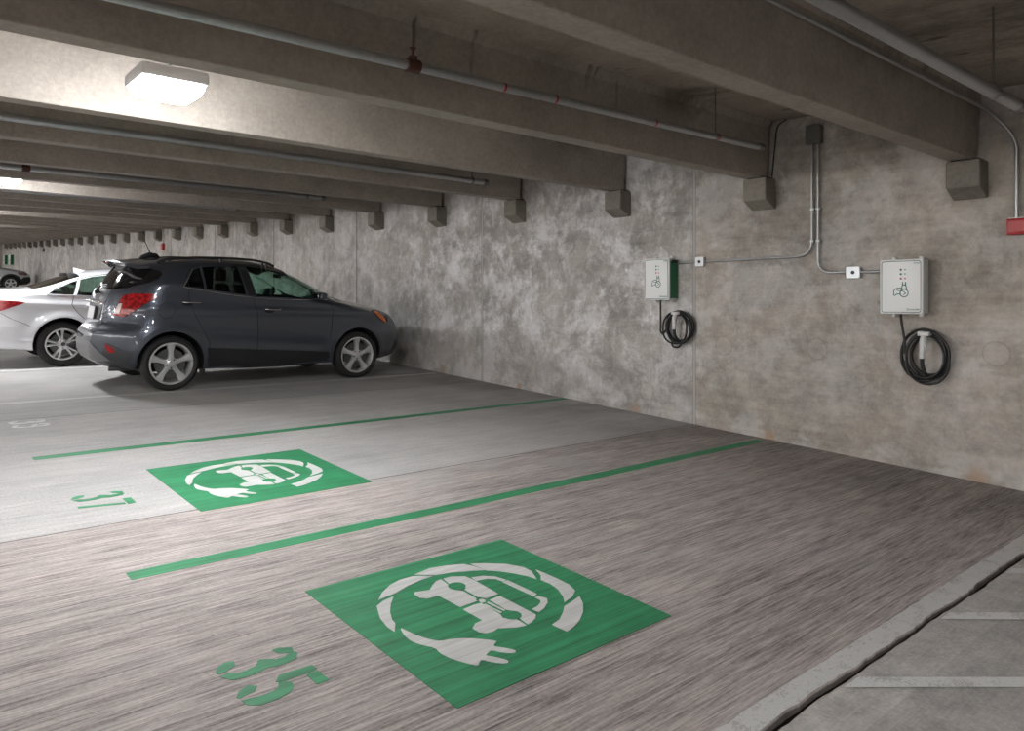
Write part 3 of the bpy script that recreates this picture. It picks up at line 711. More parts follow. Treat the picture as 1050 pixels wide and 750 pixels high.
def charge_cable(y, z, ry, rz, yb, zb, label, droop, seed, gun_dy=0.):
    random.seed(seed)
    e = empty('charging_cable', (D, y, z), label, 'cable', 'coiled charging cables')
    bm = bmesh.new()
    # lead from the charger underside into the coil
    pts = [Vector((-.10, yb - y, zb - z))]
    if droop: pts += [Vector((-.09, yb - y + .005, -.02)), Vector((-.09, yb - y + .01, -.06)), Vector((-.085, yb - y - .02, -.10)), Vector((-.085, ry * .75, -.02))]
    else: pts += [Vector((-.09, yb - y - .005, .25)), Vector((-.085, yb - y - .03, .10)), Vector((-.08, ry * .98, .0))]
    pts = fillet(pts, .06, 5)
    tube(bm, pts, .0105, 10)
    # turns
    turns = 7; coil = []
    for t in range(turns):
        k = random.uniform(.80, 1.02); dy = random.uniform(-.03, .03); dz = random.uniform(-.015, .022); x0 = -.035 - .014 * (t % 4) - .004 * t
        ring = []
        for a in range(0, 360, 12):
            r = radians(a)
            pinch = 1 - .10 * max(0, sin(r)) * (t % 2)
            ring.append(Vector((x0 + .008 * sin(2 * r + t), dy + ry * k * cos(r) * pinch, dz + (rz * k) * sin(r) - .008 * t * (1 if sin(r) < 0 else 0))))
        tube(bm, ring, .0105, 10, closed=True)
    if droop:
        tube(bm, fillet([Vector((-.07, .07, -rz * .8)), Vector((-.07, .08, -rz * 1.38)), Vector((-.07, -.03, -rz * 1.42)), Vector((-.07, -.06, -rz * .85))], .05, 6), .0105, 10)
    finish('cable_coil', bm, MCABLE, e, 60)
    g = gun_dy
    bm = bmesh.new(); box(bm, -.13, 0, g - .048, g + .048, rz * .78, rz * .98); bevel_all(bm, .01, 2); finish('cable_hook', bm, MHOOK, e, 40)
    bm = bmesh.new(); tube(bm, fillet([(-.11, g + .005, rz * .80), (-.125, g, rz * .45), (-.115, g + .012, -.005), (-.11, g + .015, -.03)], .03, 4), [.026] * 1 + [.024] * 0 or .022, 12) if False else tube(bm, [(-.11, g, rz * .78), (-.122, g, rz * .6), (-.125, g + .002, rz * .4), (-.12, g + .008, rz * .1), (-.115, g + .012, -.03)], [.022, .030, .027, .023, .022], 12)
    finish('connector_grip', bm, MHOOK, e, 60)
    bm = bmesh.new(); tube(bm, fillet([(-.115, g + .012, -.03), (-.11, g + .014, -.08), (-.10, g - .002, -rz * .75), (-.08, g - .02, -rz * .95)], .04, 4), .016, 10)
    finish('strain_relief', bm, MCABLE, e, 60)
    bm = bmesh.new(); tube(bm, [(-.140, g - .012, rz * .55), (-.155, g - .026, rz * .42), (-.150, g - .034, rz * .22)], .007, 8); finish('release_latch', bm, MENC, e, 60)
    return e
charge_cable(2.51, 1.125, .175, .20, 2.70, 1.47, 'black charging cable coiled on a hook under the charger nearest the alarm box', False, 4)
charge_cable(5.06, 1.31, .175, .165, 5.27, 1.60, 'black charging cable coiled under the charger with the green side', True, 9)

# ------------------------------------------------------------------ cars
# Car frame: x from tail (0) to nose, y to the car's left, z up from the ground; the nose points at the wall.
def interp(tab):
    """smooth curve through (x, y) pairs (monotone cubic)"""
    xs = [a for a, b in tab]; ys = [b for a, b in tab]; n = len(xs)
    d = [(ys[i + 1] - ys[i]) / (xs[i + 1] - xs[i]) for i in range(n - 1)]
    m = [d[0]] + [0 if d[i - 1] * d[i] <= 0 else 2 * d[i - 1] * d[i] / (d[i - 1] + d[i]) for i in range(1, n - 1)] + [d[-1]]
    def f(x):
        if x <= xs[0]: return ys[0]
        if x >= xs[-1]: return ys[-1]
        i = 0
        while x > xs[i + 1]: i += 1
        h = xs[i + 1] - xs[i]; t = (x - xs[i]) / h
        return (2 * t ** 3 - 3 * t * t + 1) * ys[i] + (t ** 3 - 2 * t * t + t) * h * m[i] + (-2 * t ** 3 + 3 * t * t) * ys[i + 1] + (t ** 3 - t * t) * h * m[i + 1]
    return f
class Car:
    def __init__(s, top, bot, width, belt, lean, wheels, rw, rear=(.45, .25, 2.4), front=(.75, .42, 2.2), crease=None, flare=.018):
        s.top = interp(top); s.bot = interp(bot); s.hw = width / 2; s.belt = interp(belt); s.lean = interp(lean); s.wheels = wheels; s.rw = rw
        s.x0 = top[0][0]; s.x1 = top[-1][0]; s.rear = rear; s.front = front; s.crease = crease; s.flare = flare
        zs = [i * .01 for i in range(0, 180)]; N = 400
        xx = [s.x0 + (s.x1 - s.x0) * i / N for i in range(N + 1)]
        tt = [s.top(x) for x in xx]; bb = [s.bot(x) for x in xx]
        s.xr = []; s.xf = []
        for z in zs:
            ins = [x for x, a, b in zip(xx, tt, bb) if b <= z <= a]
            s.xr.append(ins[0] if ins else s.x1 * .45); s.xf.append(ins[-1] if ins else s.x1 * .45)
    def lim(s, arr, z):
        z = max(0, min(1.78, z)) / .01; i = int(z); t = z - i
        return arr[i] * (1 - t) + arr[i + 1] * t
    def w(s, x, z):
        zt = s.top(x); zb = s.bot(x)
        w = s.hw
        if z < .62: w -= .055 * ((.62 - z) / .4) ** 1.6
        if z > .80: w -= .020 * min(1.2, (z - .80) / .35) ** 1.5
        zs = min(s.belt(x), zt - .05)
        if z > zs:
            u = min(1., (z - zs) / max(zt - zs, .01)); ln = s.lean(x)
            w = w * (1 - ln * (sqrt(u * u + .04) - .2) / .82)
            n = 12 if ln > .15 else 5
            w *= sqrt(max(0., 1 - u ** n)) if u < 1 else 0
            w = max(w, 0.)
        xr = s.lim(s.xr, z); xf = s.lim(s.xf, z)
        L, c, pw = s.rear; q = max(0, min(1, 1 - (x - xr) / L)); w *= 1 - c * q ** pw
        L, c, pw = s.front; q = max(0, min(1, 1 - (xf - x) / L)); w *= 1 - c * q ** pw
        for wx in s.wheels:
            r = sqrt((x - wx) ** 2 + (z - s.rw) ** 2)
            w += s.flare * exp(-((r - s.rw * 1.22) / .07) ** 2)
        if s.crease:
            for (xa, za, xb, zb_, amp, wd) in s.crease:
                if xa < x < xb:
                    zz = za + (zb_ - za) * (x - xa) / (xb - xa); e = min(1, (x - xa) / .25, (xb - x) / .25)
                    w += amp * e * exp(-((z - zz) / wd) ** 2)
        return w
    def mesh(s, inset=0., zlo=None, xlo=None, xhi=None, thin=0.):
        """closed body surface from vertical slices"""
        bm = bmesh.new(); xs = []
        a = xlo if xlo is not None else s.x0; b = xhi if xhi is not None else s.x1
        x = a + .0005
        while x < b - .0005:
            xs.append(x)
            d = min(x - s.x0, s.x1 - x); x += .006 if d < .14 else (.013 if d < .6 else .032)
        xs.append(b - .0005)
        rings = []
        NS = 44; tops = [1 - (1 - k / 9) ** 2 for k in range(1, 9)]
        for x in xs:
            zt = s.top(x) - thin; zb = (s.bot(x) if zlo is None else zlo); zs = min(s.belt(x), zt - .05)
            zs = max(zs, zb + .02)
            lv = [zb + (zs - zb) * k / NS for k in range(NS + 1)] + [zs + (zt - zs) * (1 - (1 - k / 14.) ** 1.8) for k in range(1, 14)]
            pts = [(0., zb), (max(.01, s.w(x, zb + .02) - inset) * .5, zb)]
            for z in lv: pts.append((max(.012, s.w(x, z + thin * (z - zs) / max(zt - zs, .01) if z > zs else z) - inset), z))
            wl, zl = pts[-1]
            for k in range(1, 7):
                t = k / 7; pts.append((wl * (1 - t), zl + (zt - zl) * (1 - (1 - t) ** 2.2)))
            pts.append((0., zt))
            half = pts; ring = [bm.verts.new((x, -y, z)) for y, z in half]
            ring += [bm.verts.new((x, y, z)) for y, z in half[-2:0:-1]]
            rings.append(ring)
        for A, B in zip(rings, rings[1:]):
            n = len(A)
            for k in range(n): bm.faces.new((A[k], A[(k + 1) % n], B[(k + 1) % n], B[k]))
        bm.faces.new(rings[0]); bm.faces.new(rings[-1][::-1])
        bmesh.ops.recalc_face_normals(bm, faces=bm.faces)
        return bm
def boolean(bm, cutters):
    """difference by closed cutters one after another; a cut that fails is tried again a hair aside"""
    for n, c in enumerate(cutters):
        bmesh.ops.recalc_face_normals(c, faces=c.faces); v0 = abs(bm.calc_volume())
        for attempt in range(6):
            me = bpy.data.meshes.new('tmp'); bm.to_mesh(me); o = bpy.data.objects.new('tmp', me); COL.objects.link(o)
            m2 = bpy.data.meshes.new('tmpc'); c.to_mesh(m2); oc = bpy.data.objects.new('tmpc', m2); COL.objects.link(oc)
            md = o.modifiers.new('b', 'BOOLEAN'); md.object = oc; md.operation = 'DIFFERENCE'; md.solver = 'EXACT'
            dg = bpy.context.evaluated_depsgraph_get(); dg.update()
            ev = o.evaluated_get(dg); out = bmesh.new(); out.from_mesh(ev.to_mesh()); ev.to_mesh_clear()
            for q in (o, oc):
                d = q.data; bpy.data.objects.remove(q); bpy.data.meshes.remove(d)
            v1 = abs(out.calc_volume())
            if v1 > v0 * .5 and v1 < v0 * 1.001: break
            out.free(); out = None
            for v in c.verts: v.co += Vector((.0013, .0007, .0011))
        if out is not None: bm.free(); bm = out
        c.free()
    return bm
def side_prism(pts, y0, y1):
    bm = bmesh.new(); prism(bm, [(x, y0, z) for x, z in pts], [(x, y1, z) for x, z in pts]); return bm
class Skin:
    def __init__(s, bm): s.t = BVHTree.FromBMesh(bm)
    def hit(s, p, d):
        h = s.t.ray_cast(Vector(p), Vector(d).normalized(), 6)
        if h[0] is None: h = s.t.find_nearest(Vector(p) + Vector(d).normalized() * 1.2)
        n = h[1]
        if n.dot(Vector(d)) > 0: n = -n
        return h[0], n
    def patch(s, name, outline, mapf, d, off, th, mat, parent, grid=.04, mirror=False, smooth=40):
        bm = bmesh.new(); v, tris = fill2d(outline, grid); top = []; bot = []
        for q in v:
            h, n = s.hit(mapf(q.x, q.y), d)
            a = h + n * off; b = h + n * (off - th)
            if mirror: a.y = -a.y; b.y = -b.y
            top.append(bm.verts.new(a)); bot.append(bm.verts.new(b))
        cnt = set()
        for t in tris:
            bm.faces.new([top[i] for i in t]); bm.faces.new([bot[i] for i in t][::-1])
            for i in range(len(t)): cnt.add((t[i], t[(i + 1) % len(t)]))
        for (a, b) in cnt:
            if (b, a) not in cnt: bm.faces.new((top[a], bot[a], bot[b], top[b]))
        return finish(name, bm, mat, parent, smooth)
    def side(s, name, outline, off, th, mat, parent, both=True, d=(0, 1, 0), y=-1.6, **k):
        """outline in side view; laid on the right flank and, mirrored, on the left"""
        d = Vector(d).normalized(); t = (1.6 - .88) / d.y
        f = lambda a, b: (a - d.x * t, -1.6, b - d.z * t)
        o = s.patch(name, outline, f, d, off, th, mat, parent, **k)
        if both: s.patch(name, outline, f, d, off, th, mat, parent, mirror=True, **k)
        return o
    def line(s, name, pts, wd, off, mat, parent, both=True, n=1, d=(0, 1, 0)):
        """thin strip following a polyline in side view"""
        for mir in ((False, True) if both else (False,)):
            bm = bmesh.new(); P = []
            for i in range(len(pts) - 1):
                a, b = Vector(pts[i]), Vector(pts[i + 1]); k = max(2, int((b - a).length / .05))
                for j in range(k): P.append(a.lerp(b, j / k))
            P.append(Vector(pts[-1])); out = []
            for q in P:
                h, nn = s.hit((q.x, -1.6, q.y), d); h = h + nn * off
                if mir: h.y = -h.y
                out.append(h)
            tube(bm, out, wd, 6); finish(name, bm, mat, parent, 60)
def arc2(cx, cz, r0, r1, a0, a1, n=28):
    A = [radians(a0 + (a1 - a0) * k / n) for k in range(n + 1)]
    return [(cx + r1 * cos(a), cz + r1 * sin(a)) for a in A] + [(cx + r0 * cos(a), cz + r0 * sin(a)) for a in reversed(A)]

MTYRE = simple('tyre_rubber', (.014, .014, .014), .75)
MALLOY = simple('alloy_wheel', (.62, .62, .63), .30, .6); MDISC = simple('brake_disc', (.12, .12, .12), .5, .7)
MCHROME = simple('chrome', (.62, .62, .63), .12, 1.0); MDARKTRIM = simple('black_trim', (.014, .014, .015), .45)
MINT = simple('dark_cabin', (.012, .012, .013), .8); MWELL = simple('wheel_well', (.006, .006, .006), .9)
def glassmat(name, c, rough=.02, alpha=None):
    m = Mat(name, c, rough); b = m.b
    b.inputs['Transmission Weight'].default_value = 1.0; b.inputs['IOR'].default_value = 1.0 + .45
    tr = m.n('ShaderNodeBsdfTransparent'); tr.inputs[0].default_value = (*c, 1)
    gl = m.n('ShaderNodeBsdfGlossy'); gl.inputs['Roughness'].default_value = rough; gl.inputs[0].default_value = (1, 1, 1, 1)
    lw = m.n('ShaderNodeLayerWeight'); lw.inputs[0].default_value = .5
    fv = m.M('MULTIPLY_ADD', m.M('POWER', lw.outputs['Facing'], 5.), .9, .035)
    mx = m.n('ShaderNodeMixShader'); m.t.links.new(fv, mx.inputs[0]); m.t.links.new(tr.outputs[0], mx.inputs[1]); m.t.links.new(gl.outputs[0], mx.inputs[2])
    out = [n for n in m.t.nodes if n.type == 'OUTPUT_MATERIAL'][0]; m.t.links.new(mx.outputs[0], out.inputs[0]); return m.m
MGLASS = glassmat('green_tinted_glass', (.74, .86, .82)); MPRIV = glassmat('privacy_glass', (.30, .31, .32)); MREARG = glassmat('smoked_rear_glass', (.35, .35, .36), .06)
def mat_lamp():
    m = Mat('red_lamp_lens', (.34, .006, .009), .2); n = m.n('ShaderNodeTexVoronoi'); n.inputs['Scale'].default_value = 9
    m.color(m.mix(m.step(n.outputs['Distance'], .2, .8), (.46, .010, .013), (.17, .003, .005))); return m.m
MLAMPR = mat_lamp(); MLAMPW = simple('clear_lamp_lens', (.75, .62, .60), .15); MAMBER = simple('amber_lens', (.75, .16, .02), .2)
MPLATE = simple('number_plate', (.55, .56, .58), .4)
def wheel(name, parent, x, y, R, rr, width, side, style):
    """tyre with alloy rim; side -1 = right flank (faces -y)"""
    o = bpy.data.objects.new(name, None)
    h = width / 2
    bm = bmesh.new()
    lathe(bm, [(rr, -h * .86), (rr + .012, -h * .97), (rr + (R - rr) * .5, -h * 1.04), (R - .022, -h * .93), (R - .006, -h * .78), (R, -h * .5), (R, h * .5), (R - .006, h * .78), (R - .022, h * .93), (rr + (R - rr) * .5, h * 1.04), (rr + .012, h * .97), (rr, h * .86)], 64, close=True)
    # tread grooves as real rings
    o = finish(name, bm, MTYRE, parent, 35); o.location = (x, y, R)
    s = side
    bm = bmesh.new(); yo = s * h * .93
    lathe(bm, [(rr + .004, s * h * .90), (rr + .006, yo), (rr - .012, yo * 1.01), (rr - .020, yo * .9), (rr - .03, s * h * .3), (rr - .03, -s * h * .6), (rr, -s * h * .7), (rr + .002, 0)], 64, close=True)
    def P(r, a, d): return (r * cos(a), yo * .93 - s * d, r * sin(a))
    n = 5
    for k in range(n):
        c = radians(90 + 360 / n * k + (0 if style == 'five' else 12))
        arms = [(0, .155, .215, .075)] if style == 'five' else [(-.20, .085, .085, .045), (.20, .085, .085, .045)]
        for (da, wi, wo, _) in arms:
            for (r0, r1, a0, a1, d0, d1) in ((.05, rr - .008, wi, wo, -.004, .012),):
                if style == 'five':
                    half = [(.045, .034), (.10, .026), (rr * .6, .026), (rr - .01, .048)]
                else:
                    half = [(.045, .016), (.10, .013), (rr * .6, .0125), (rr - .01, .019)]
                L = []; Rr = []; Lb = []; Rb = []
                for r, hwid in half:
                    ang = c + da * (1 if style == 'five' else (.55 + .45 * r / rr))
                    dep = .0 + .020 * (1 - r / rr) * 0 + .012 * sin(pi * min(1, r / rr))
                    for lst, sg, dd in ((L, -1, dep), (Rr, 1, dep), (Lb, -1.25, dep + .035), (Rb, 1.25, dep + .035)):
                        px = r * cos(ang) - sg * hwid * sin(ang); pz = r * sin(ang) + sg * hwid * cos(ang)
                        lst.append(bm.verts.new((px, yo * .95 - s * dd, pz)))
                M_ = []
                for i in range(len(half)):
                    v = (L[i].co + Rr[i].co) / 2; M_.append(bm.verts.new(v + Vector((0, s * .006, 0))))
                for i in range(len(half) - 1):
                    bm.faces.new((L[i], L[i + 1], M_[i + 1], M_[i])); bm.faces.new((M_[i], M_[i + 1], Rr[i + 1], Rr[i]))
                    bm.faces.new((L[i], L[i + 1], Lb[i + 1], Lb[i])); bm.faces.new((Rr[i], Rr[i + 1], Rb[i + 1], Rb[i])); bm.faces.new((Lb[i], Lb[i + 1], Rb[i + 1], Rb[i]))
    lathe(bm, [(.0001, yo * .98), (.036, yo * .98), (.042, yo * .95), (.075, yo * .88), (.08, yo * .6), (.0001, yo * .6)], 32)
    rim = finish('rim', bm, MALLOY, o, 30)
    bm = bmesh.new()
    for k in range(5):
        a = radians(90 + 36 + 72 * k); cx, cz = .055 * cos(a), .055 * sin(a)
        tube(bm, [(cx, yo * .99, cz), (cx, yo * .80, cz)], .009, 8)
    finish('wheel_bolts', bm, MDARKTRIM, rim, 50)
    bm = bmesh.new(); lathe(bm, [(.0001, yo * 1.0), (.028, yo * 1.0), (.031, yo * .97), (.031, yo * .9), (.0001, yo * .9)], 24); finish('centre_cap', bm, MALLOY if style == 'five' else MDISC, rim, 40)
    bm = bmesh.new(); lathe(bm, [(.05, yo * .35), (rr * .72, yo * .35), (rr * .72, yo * .22), (.05, yo * .22)], 40, close=True); finish('brake_disc', bm, MDISC, o, 40)
    return o
def shear_root(name, x, y, label, cat, group=None):
    e = empty(name, G(x, y, 0), label, cat, group, (atan(S), 0, 0)); return e
def car_common(e, C, cutters, mat, wheels, R, rr, style, tyre_w=.215, track=.775, inner=None, belly=True):
    body = C.mesh(); skin = Skin(body)
    cl = []
    if inner: cl.append(C.mesh(inset=.075, zlo=inner[2], xlo=inner[0], xhi=inner[1], thin=.05))
    for wx in wheels:
        for sg in (-1, 1):
            bm = bmesh.new(); lathe(bm, [(R * 1.15, .50 * sg), (R * 1.15, 1.1 * sg)], 48); 
            for v in bm.verts: v.co += Vector((wx, 0, R + .01))
            cl.append(bm)
    cl += cutters
    out = boolean(body, cl)
    for f in out.faces:
        c = f.calc_center_median(); f.material_index = 0
        if any(math.hypot(c.x - wx, c.z - R - .01) < R * 1.15 + .004 and .49 < abs(c.y) < C.w(c.x, c.z) - .006 for wx in wheels): f.material_index = 1
        elif inner and inner[0] - .01 < c.x < inner[1] + .01 and c.z > inner[2] - .01 and c.z < C.top(c.x) - .03 and C.w(c.x, c.z) - abs(c.y) > .04: f.material_index = 2
    b = finish('body', out, [mat, MWELL, MINT], e, 32, recalc=False)
    for wx in wheels:
        for sg in (-1, 1): wheel('wheel', e, wx, sg * track, R, rr, tyre_w, sg, style)
    bm = bmesh.new()
    for wx in wheels: tube(bm, [(wx, -track + .08, R), (wx, track - .08, R)], .045, 10)
    box(bm, wheels[0] - .25, wheels[1] + .1, -.42, .42, .19, .27)
    finish('underbody', bm, MWELL, e, 40)
    return skin, b
def seats(e, rows, z0=.42):
    for (x, ys) in rows:
        for y in ys:
            bm = bmesh.new(); box(bm, x, x + .48, y - .24, y + .24, z0, z0 + .20)
            prism(bm, [(x - .03, y - .23, z0 + .12), (x + .12, y - .23, z0 + .12), (x + .12, y + .23, z0 + .12), (x - .03, y + .23, z0 + .12)],
                  [(x - .20, y - .19, z0 + .76), (x - .12, y - .19, z0 + .76), (x - .12, y + .19, z0 + .76), (x - .20, y + .19, z0 + .76)])
            box(bm, x - .22, x - .12, y - .12, y + .12, z0 + .80, z0 + .97); bevel_all(bm, .03, 2)
            finish('cabin_seat', bm, MINT, e, 40)

def carpaint(name, c, metal=.55, rough=.35):
    m = Mat(name, c, rough, metal); m.b.inputs['Coat Weight'].default_value = 1.0; m.b.inputs['Coat Roughness'].default_value = .04
    return m.m
# ---- the grey compact SUV
MSUV = carpaint('dark_grey_metallic', (.062, .071, .092)); MSUVROOF = MSUV
suv = shear_root('compact_suv', 2.0, 10.58, 'dark grey compact SUV parked nose to the wall, rear towards the aisle', 'car')
TOP = [(.03, .70), (.045, .735), (.085, .775), (.115, .82), (.14, .90), (.155, .98), (.175, 1.08), (.21, 1.20), (.26, 1.29), (.33, 1.40), (.40, 1.49), (.46, 1.565), (.60, 1.605), (1.0, 1.645), (1.4, 1.660), (1.9, 1.650), (2.2, 1.620), (2.42, 1.565), (2.72, 1.435), (3.0, 1.285), (3.22, 1.165), (3.36, 1.125), (3.7, 1.06), (3.95, .99), (4.10, .91), (4.20, .80), (4.26, .66), (4.28, .55)]
BOT = [(.03, .46), (.06, .38), (.15, .30), (.35, .25), (.6, .235), (1.2, .225), (2.9, .225), (3.8, .23), (4.08, .25), (4.2, .30), (4.28, .44)]
C1 = Car(TOP, BOT, 1.775, [(0, 1.30), (.4, 1.30), (.95, 1.29), (1.2, 1.24), (1.8, 1.17), (2.9, 1.13), (3.4, 1.0), (4.28, .86)],
         [(0, .20), (.5, .27), (1.0, .27), (2.3, .27), (3.0, .20), (3.3, .12), (4.28, .10)], (.82, 3.375), .338,
         rear=(.60, .56, 2.7), front=(.85, .42, 2.3), crease=[(1.15, .62, 2.95, .50, -.022, .07), (.2, 1.02, 3.9, .93, .012, .05)])
QW = [(.965, 1.292), (1.085, 1.485), (1.165, 1.520), (1.185, 1.525), (1.205, 1.262)]
RW = [(1.235, 1.257), (1.215, 1.530), (1.45, 1.553), (1.68, 1.557), (1.735, 1.195)]
FWN = [(1.875, 1.175), (1.80, 1.557), (2.05, 1.548), (2.28, 1.502), (2.55, 1.39), (2.72, 1.29), (2.745, 1.145)]
AW = [(2.785, 1.145), (2.765, 1.262), (2.90, 1.165), (2.915, 1.143)]
WSH = [(-.60, 2.42), (.60, 2.42), (.70, 3.0), (.68, 3.20), (-.68, 3.20), (-.70, 3.0)]       # (y, x)
RGL = [(-.60, 1.255), (-.45, 1.225), (.45, 1.225), (.60, 1.255), (.56, 1.40), (.48, 1.50), (-.48, 1.50), (-.56, 1.40)]   # (y, z)
cut = [side_prism(p, -1.2, 1.2) for p in (QW, RW, FWN, AW)]
bm = bmesh.new(); prism(bm, [(x, y, 1.0) for y, x in WSH], [(x, y, 2.0) for y, x in WSH]); cut.append(bm)
bm = bmesh.new(); prism(bm, [(-.3, y, z) for y, z in RGL], [(1.1, y, z) for y, z in RGL]); cut.append(bm)
sk, body = car_common(suv, C1, cut, MSUV, (.82, 3.375), .338, .253, 'five', inner=(.55, 3.12, .77))
def grow(p, q, about=None):
    cx = sum(a for a, b in p) / len(p); cz = sum(b for a, b in p) / len(p)
    return [(a + q * (a - cx) / max(.05, math.hypot(a - cx, b - cz)), b + q * (b - cz) / max(.05, math.hypot(a - cx, b - cz))) for a, b in p]
for p, m in ((QW, MPRIV), (RW, MPRIV), (FWN, MGLASS), (AW, MGLASS)):
    sk.side('side_window', grow(p, .012), -.014, .004, m, suv, grid=.06)
sk.patch('windshield', grow(WSH, .014), lambda y, x: (x, y, 2.2), (0, 0, -1), -.014, .005, MGLASS, suv, grid=.08)
sk.patch('rear_window', grow(RGL, .014), lambda y, z: (-.6, y, z), (1, 0, 0), -.012, .005, MREARG, suv, grid=.06)
# black surround, chrome belt strip
sk.line('chrome_belt_strip', [(1.10, 1.505), (.945, 1.283), (1.2, 1.240), (1.5, 1.193), (1.85, 1.157), (2.3, 1.133), (2.9, 1.128)], .007, .002, MCHROME, suv)
sk.side('door_pillar_trim', [(1.755, 1.195), (1.70, 1.557), (1.785, 1.557), (1.857, 1.178)], .004, .01, MDARKTRIM, suv, grid=.06)
# shut lines
MSEAM = simple('shut_line', (.006, .006, .007), .8)
for p in ([(1.02, 1.25), (1.01, 1.16), (1.08, .95), (1.19, .74), (1.27, .60), (1.28, .40)], [(1.83, 1.15), (1.88, .95), (1.90, .60), (1.88, .30)], [(2.93, 1.12), (2.96, 1.0), (2.95, .74), (2.93, .60)], [(1.28, .40), (1.28, .30), (2.0, .27), (2.90, .28)],
          [(1.02, 1.25), (1.0, 1.42), (1.10, 1.54), (1.3, 1.575), (1.8, 1.59), (2.25, 1.54)]):
    sk.line('shut_line', p, .004, -.001, MSEAM, suv)
sk.line('fuel_door_line', [(.755 + .095 * cos(radians(a)), .99 + .095 * sin(radians(a))) for a in range(0, 361, 15)], .003, -.0005, MSEAM, suv, both=False)
# tail lamps: swept over the corner
TL = [(.16, .925), (.185, .98), (.215, 1.05), (.24, 1.115), (.275, 1.165), (.39, 1.192), (.50, 1.195), (.60, 1.187), (.655, 1.160), (.60, 1.115), (.50, 1.065), (.43, 1.01), (.35, .945), (.28, .908)]
VD = (.24, .97, -.02)
sk.side('tail_lamp', TL, .014, .03, MLAMPR, suv, d=VD, grid=.035)
sk.side('rear_window_wrap', [(.27, 1.52), (.42, 1.535), (.675, 1.47), (.70, 1.43), (.655, 1.375), (.55, 1.325), (.43, 1.295), (.28, 1.25), (.24, 1.30)], .003, .006, simple('black_edge_glass', (.008, .008, .009), .06), suv, d=(.24, .97, -.02), grid=.04)
sk.side('lamp_reversing_lens', [(.175, .945), (.20, 1.0), (.225, 1.06), (.262, 1.07), (.250, 1.0), (.235, .94)], .019, .01, MLAMPW, suv, d=VD, grid=.03)
sk.side('bumper_reflector', [(.075, .585), (.15, .555), (.185, .50), (.16, .478), (.115, .487), (.085, .54)], .008, .012, MLAMPR, suv, d=VD, grid=.03)
# lower cladding, arches, bumper dark band, silver skid plate
sk.side('sill_cladding', [(1.245, .24), (1.25, .52), (1.9, .475), (2.92, .405), (2.95, .24)], .010, .02, MDARKTRIM, suv, grid=.07)
for cx, a0, a1 in ((.82, -8, 188), (3.375, -8, 188)):
    sk.side('wheel_arch_trim', arc2(cx, .348, .392, .445, a0, a1), .010, .03, MSUV if cx < 1 else MSUV, suv, grid=.045)
sk.side('bumper_lower_trim', [(.02, .44), (.10, .60), (.25, .52), (.42, .50), (.43, .34), (.40, .262), (.24, .28), (.10, .34)], .006, .012, simple('dark_grey_plastic', (.035, .037, .043), .5), suv, d=VD, grid=.05)
MSKID = simple('silver_skid_plate', (.17, .17, .18), .5, .2)
sk.patch('skid_plate', [(-.44, .55), (-.38, .60), (.38, .60), (.44, .55), (.55, .46), (.62, .38), (.4, .36), (-.4, .36), (-.62, .38), (-.55, .46)], lambda y, z: (-.6, y, z), (1, 0, 0), .012, .03, MSKID, suv, grid=.07)
# plate recess and plate, chrome handle bar, badge, hatch seam
sk.patch('plate_recess_shade', rrect(-.34, .34, .845, 1.04, .03), lambda y, z: (-.6, y, z), (1, 0, 0), .004, .006, simple('recess_shade_plastic', (.03, .032, .038), .5), suv, grid=.06)  # dark sheet laid on the skin, paints the shade of the recess
bm = bmesh.new(); box(bm, -.004, .004, -.155, .155, -.078, .078); bevel_all(bm, .003, 1); o = finish('number_plate', bm, MPLATE, suv, 40); o.location = (.112, 0, .93); o.rotation_euler = (0, radians(8), 0)
bm = bmesh.new(); tube(bm, [(.128, -.38, 1.062), (.112, -.30, 1.066), (.105, 0, 1.072), (.112, .30, 1.066), (.128, .38, 1.062)], .016, 10); finish('chrome_hatch_bar', bm, MCHROME, suv, 50)
bm = bmesh.new(); lathe(bm, [(.001, -.008), (.045, -.008), (.05, 0), (.001, 0)], 24, 'x'); o = finish('round_badge', bm, MCHROME, suv, 50); o.location = (.148, 0, 1.145)
# spoiler lip over the rear window
bm = bmesh.new(); rows = []
for y in [-.64, -.6, -.5, -.35, -.15, 0, .15, .35, .5, .6, .64]:
    q = abs(y) / .64; xb = .275 + .13 * q ** 3; zt = 1.582 - .045 * q ** 3
    rows.append([bm.verts.new(v) for v in ((xb, y, zt - .012), (xb + .01, y, zt + .004), (.48, y, 1.600 - .075 * q ** 3), (.62, y, 1.618 - .10 * q ** 3), (.60, y, 1.545 - .05 * q ** 3), (xb + .07, y, zt - .055))])
for A, B in zip(rows, rows[1:]):
    for k in range(6): bm.faces.new((A[k], A[(k + 1) % 6], B[(k + 1) % 6], B[k]))
bm.faces.new(rows[0]); bm.faces.new(rows[-1][::-1]); finish('roof_spoiler', bm, MSUV, suv, 35)
bm = bmesh.new(); tube(bm, [(.29, -.05, 1.558), (.285, 0, 1.56), (.29, .05, 1.558)], .012, 8); finish('brake_light', bm, MLAMPR, suv, 50)
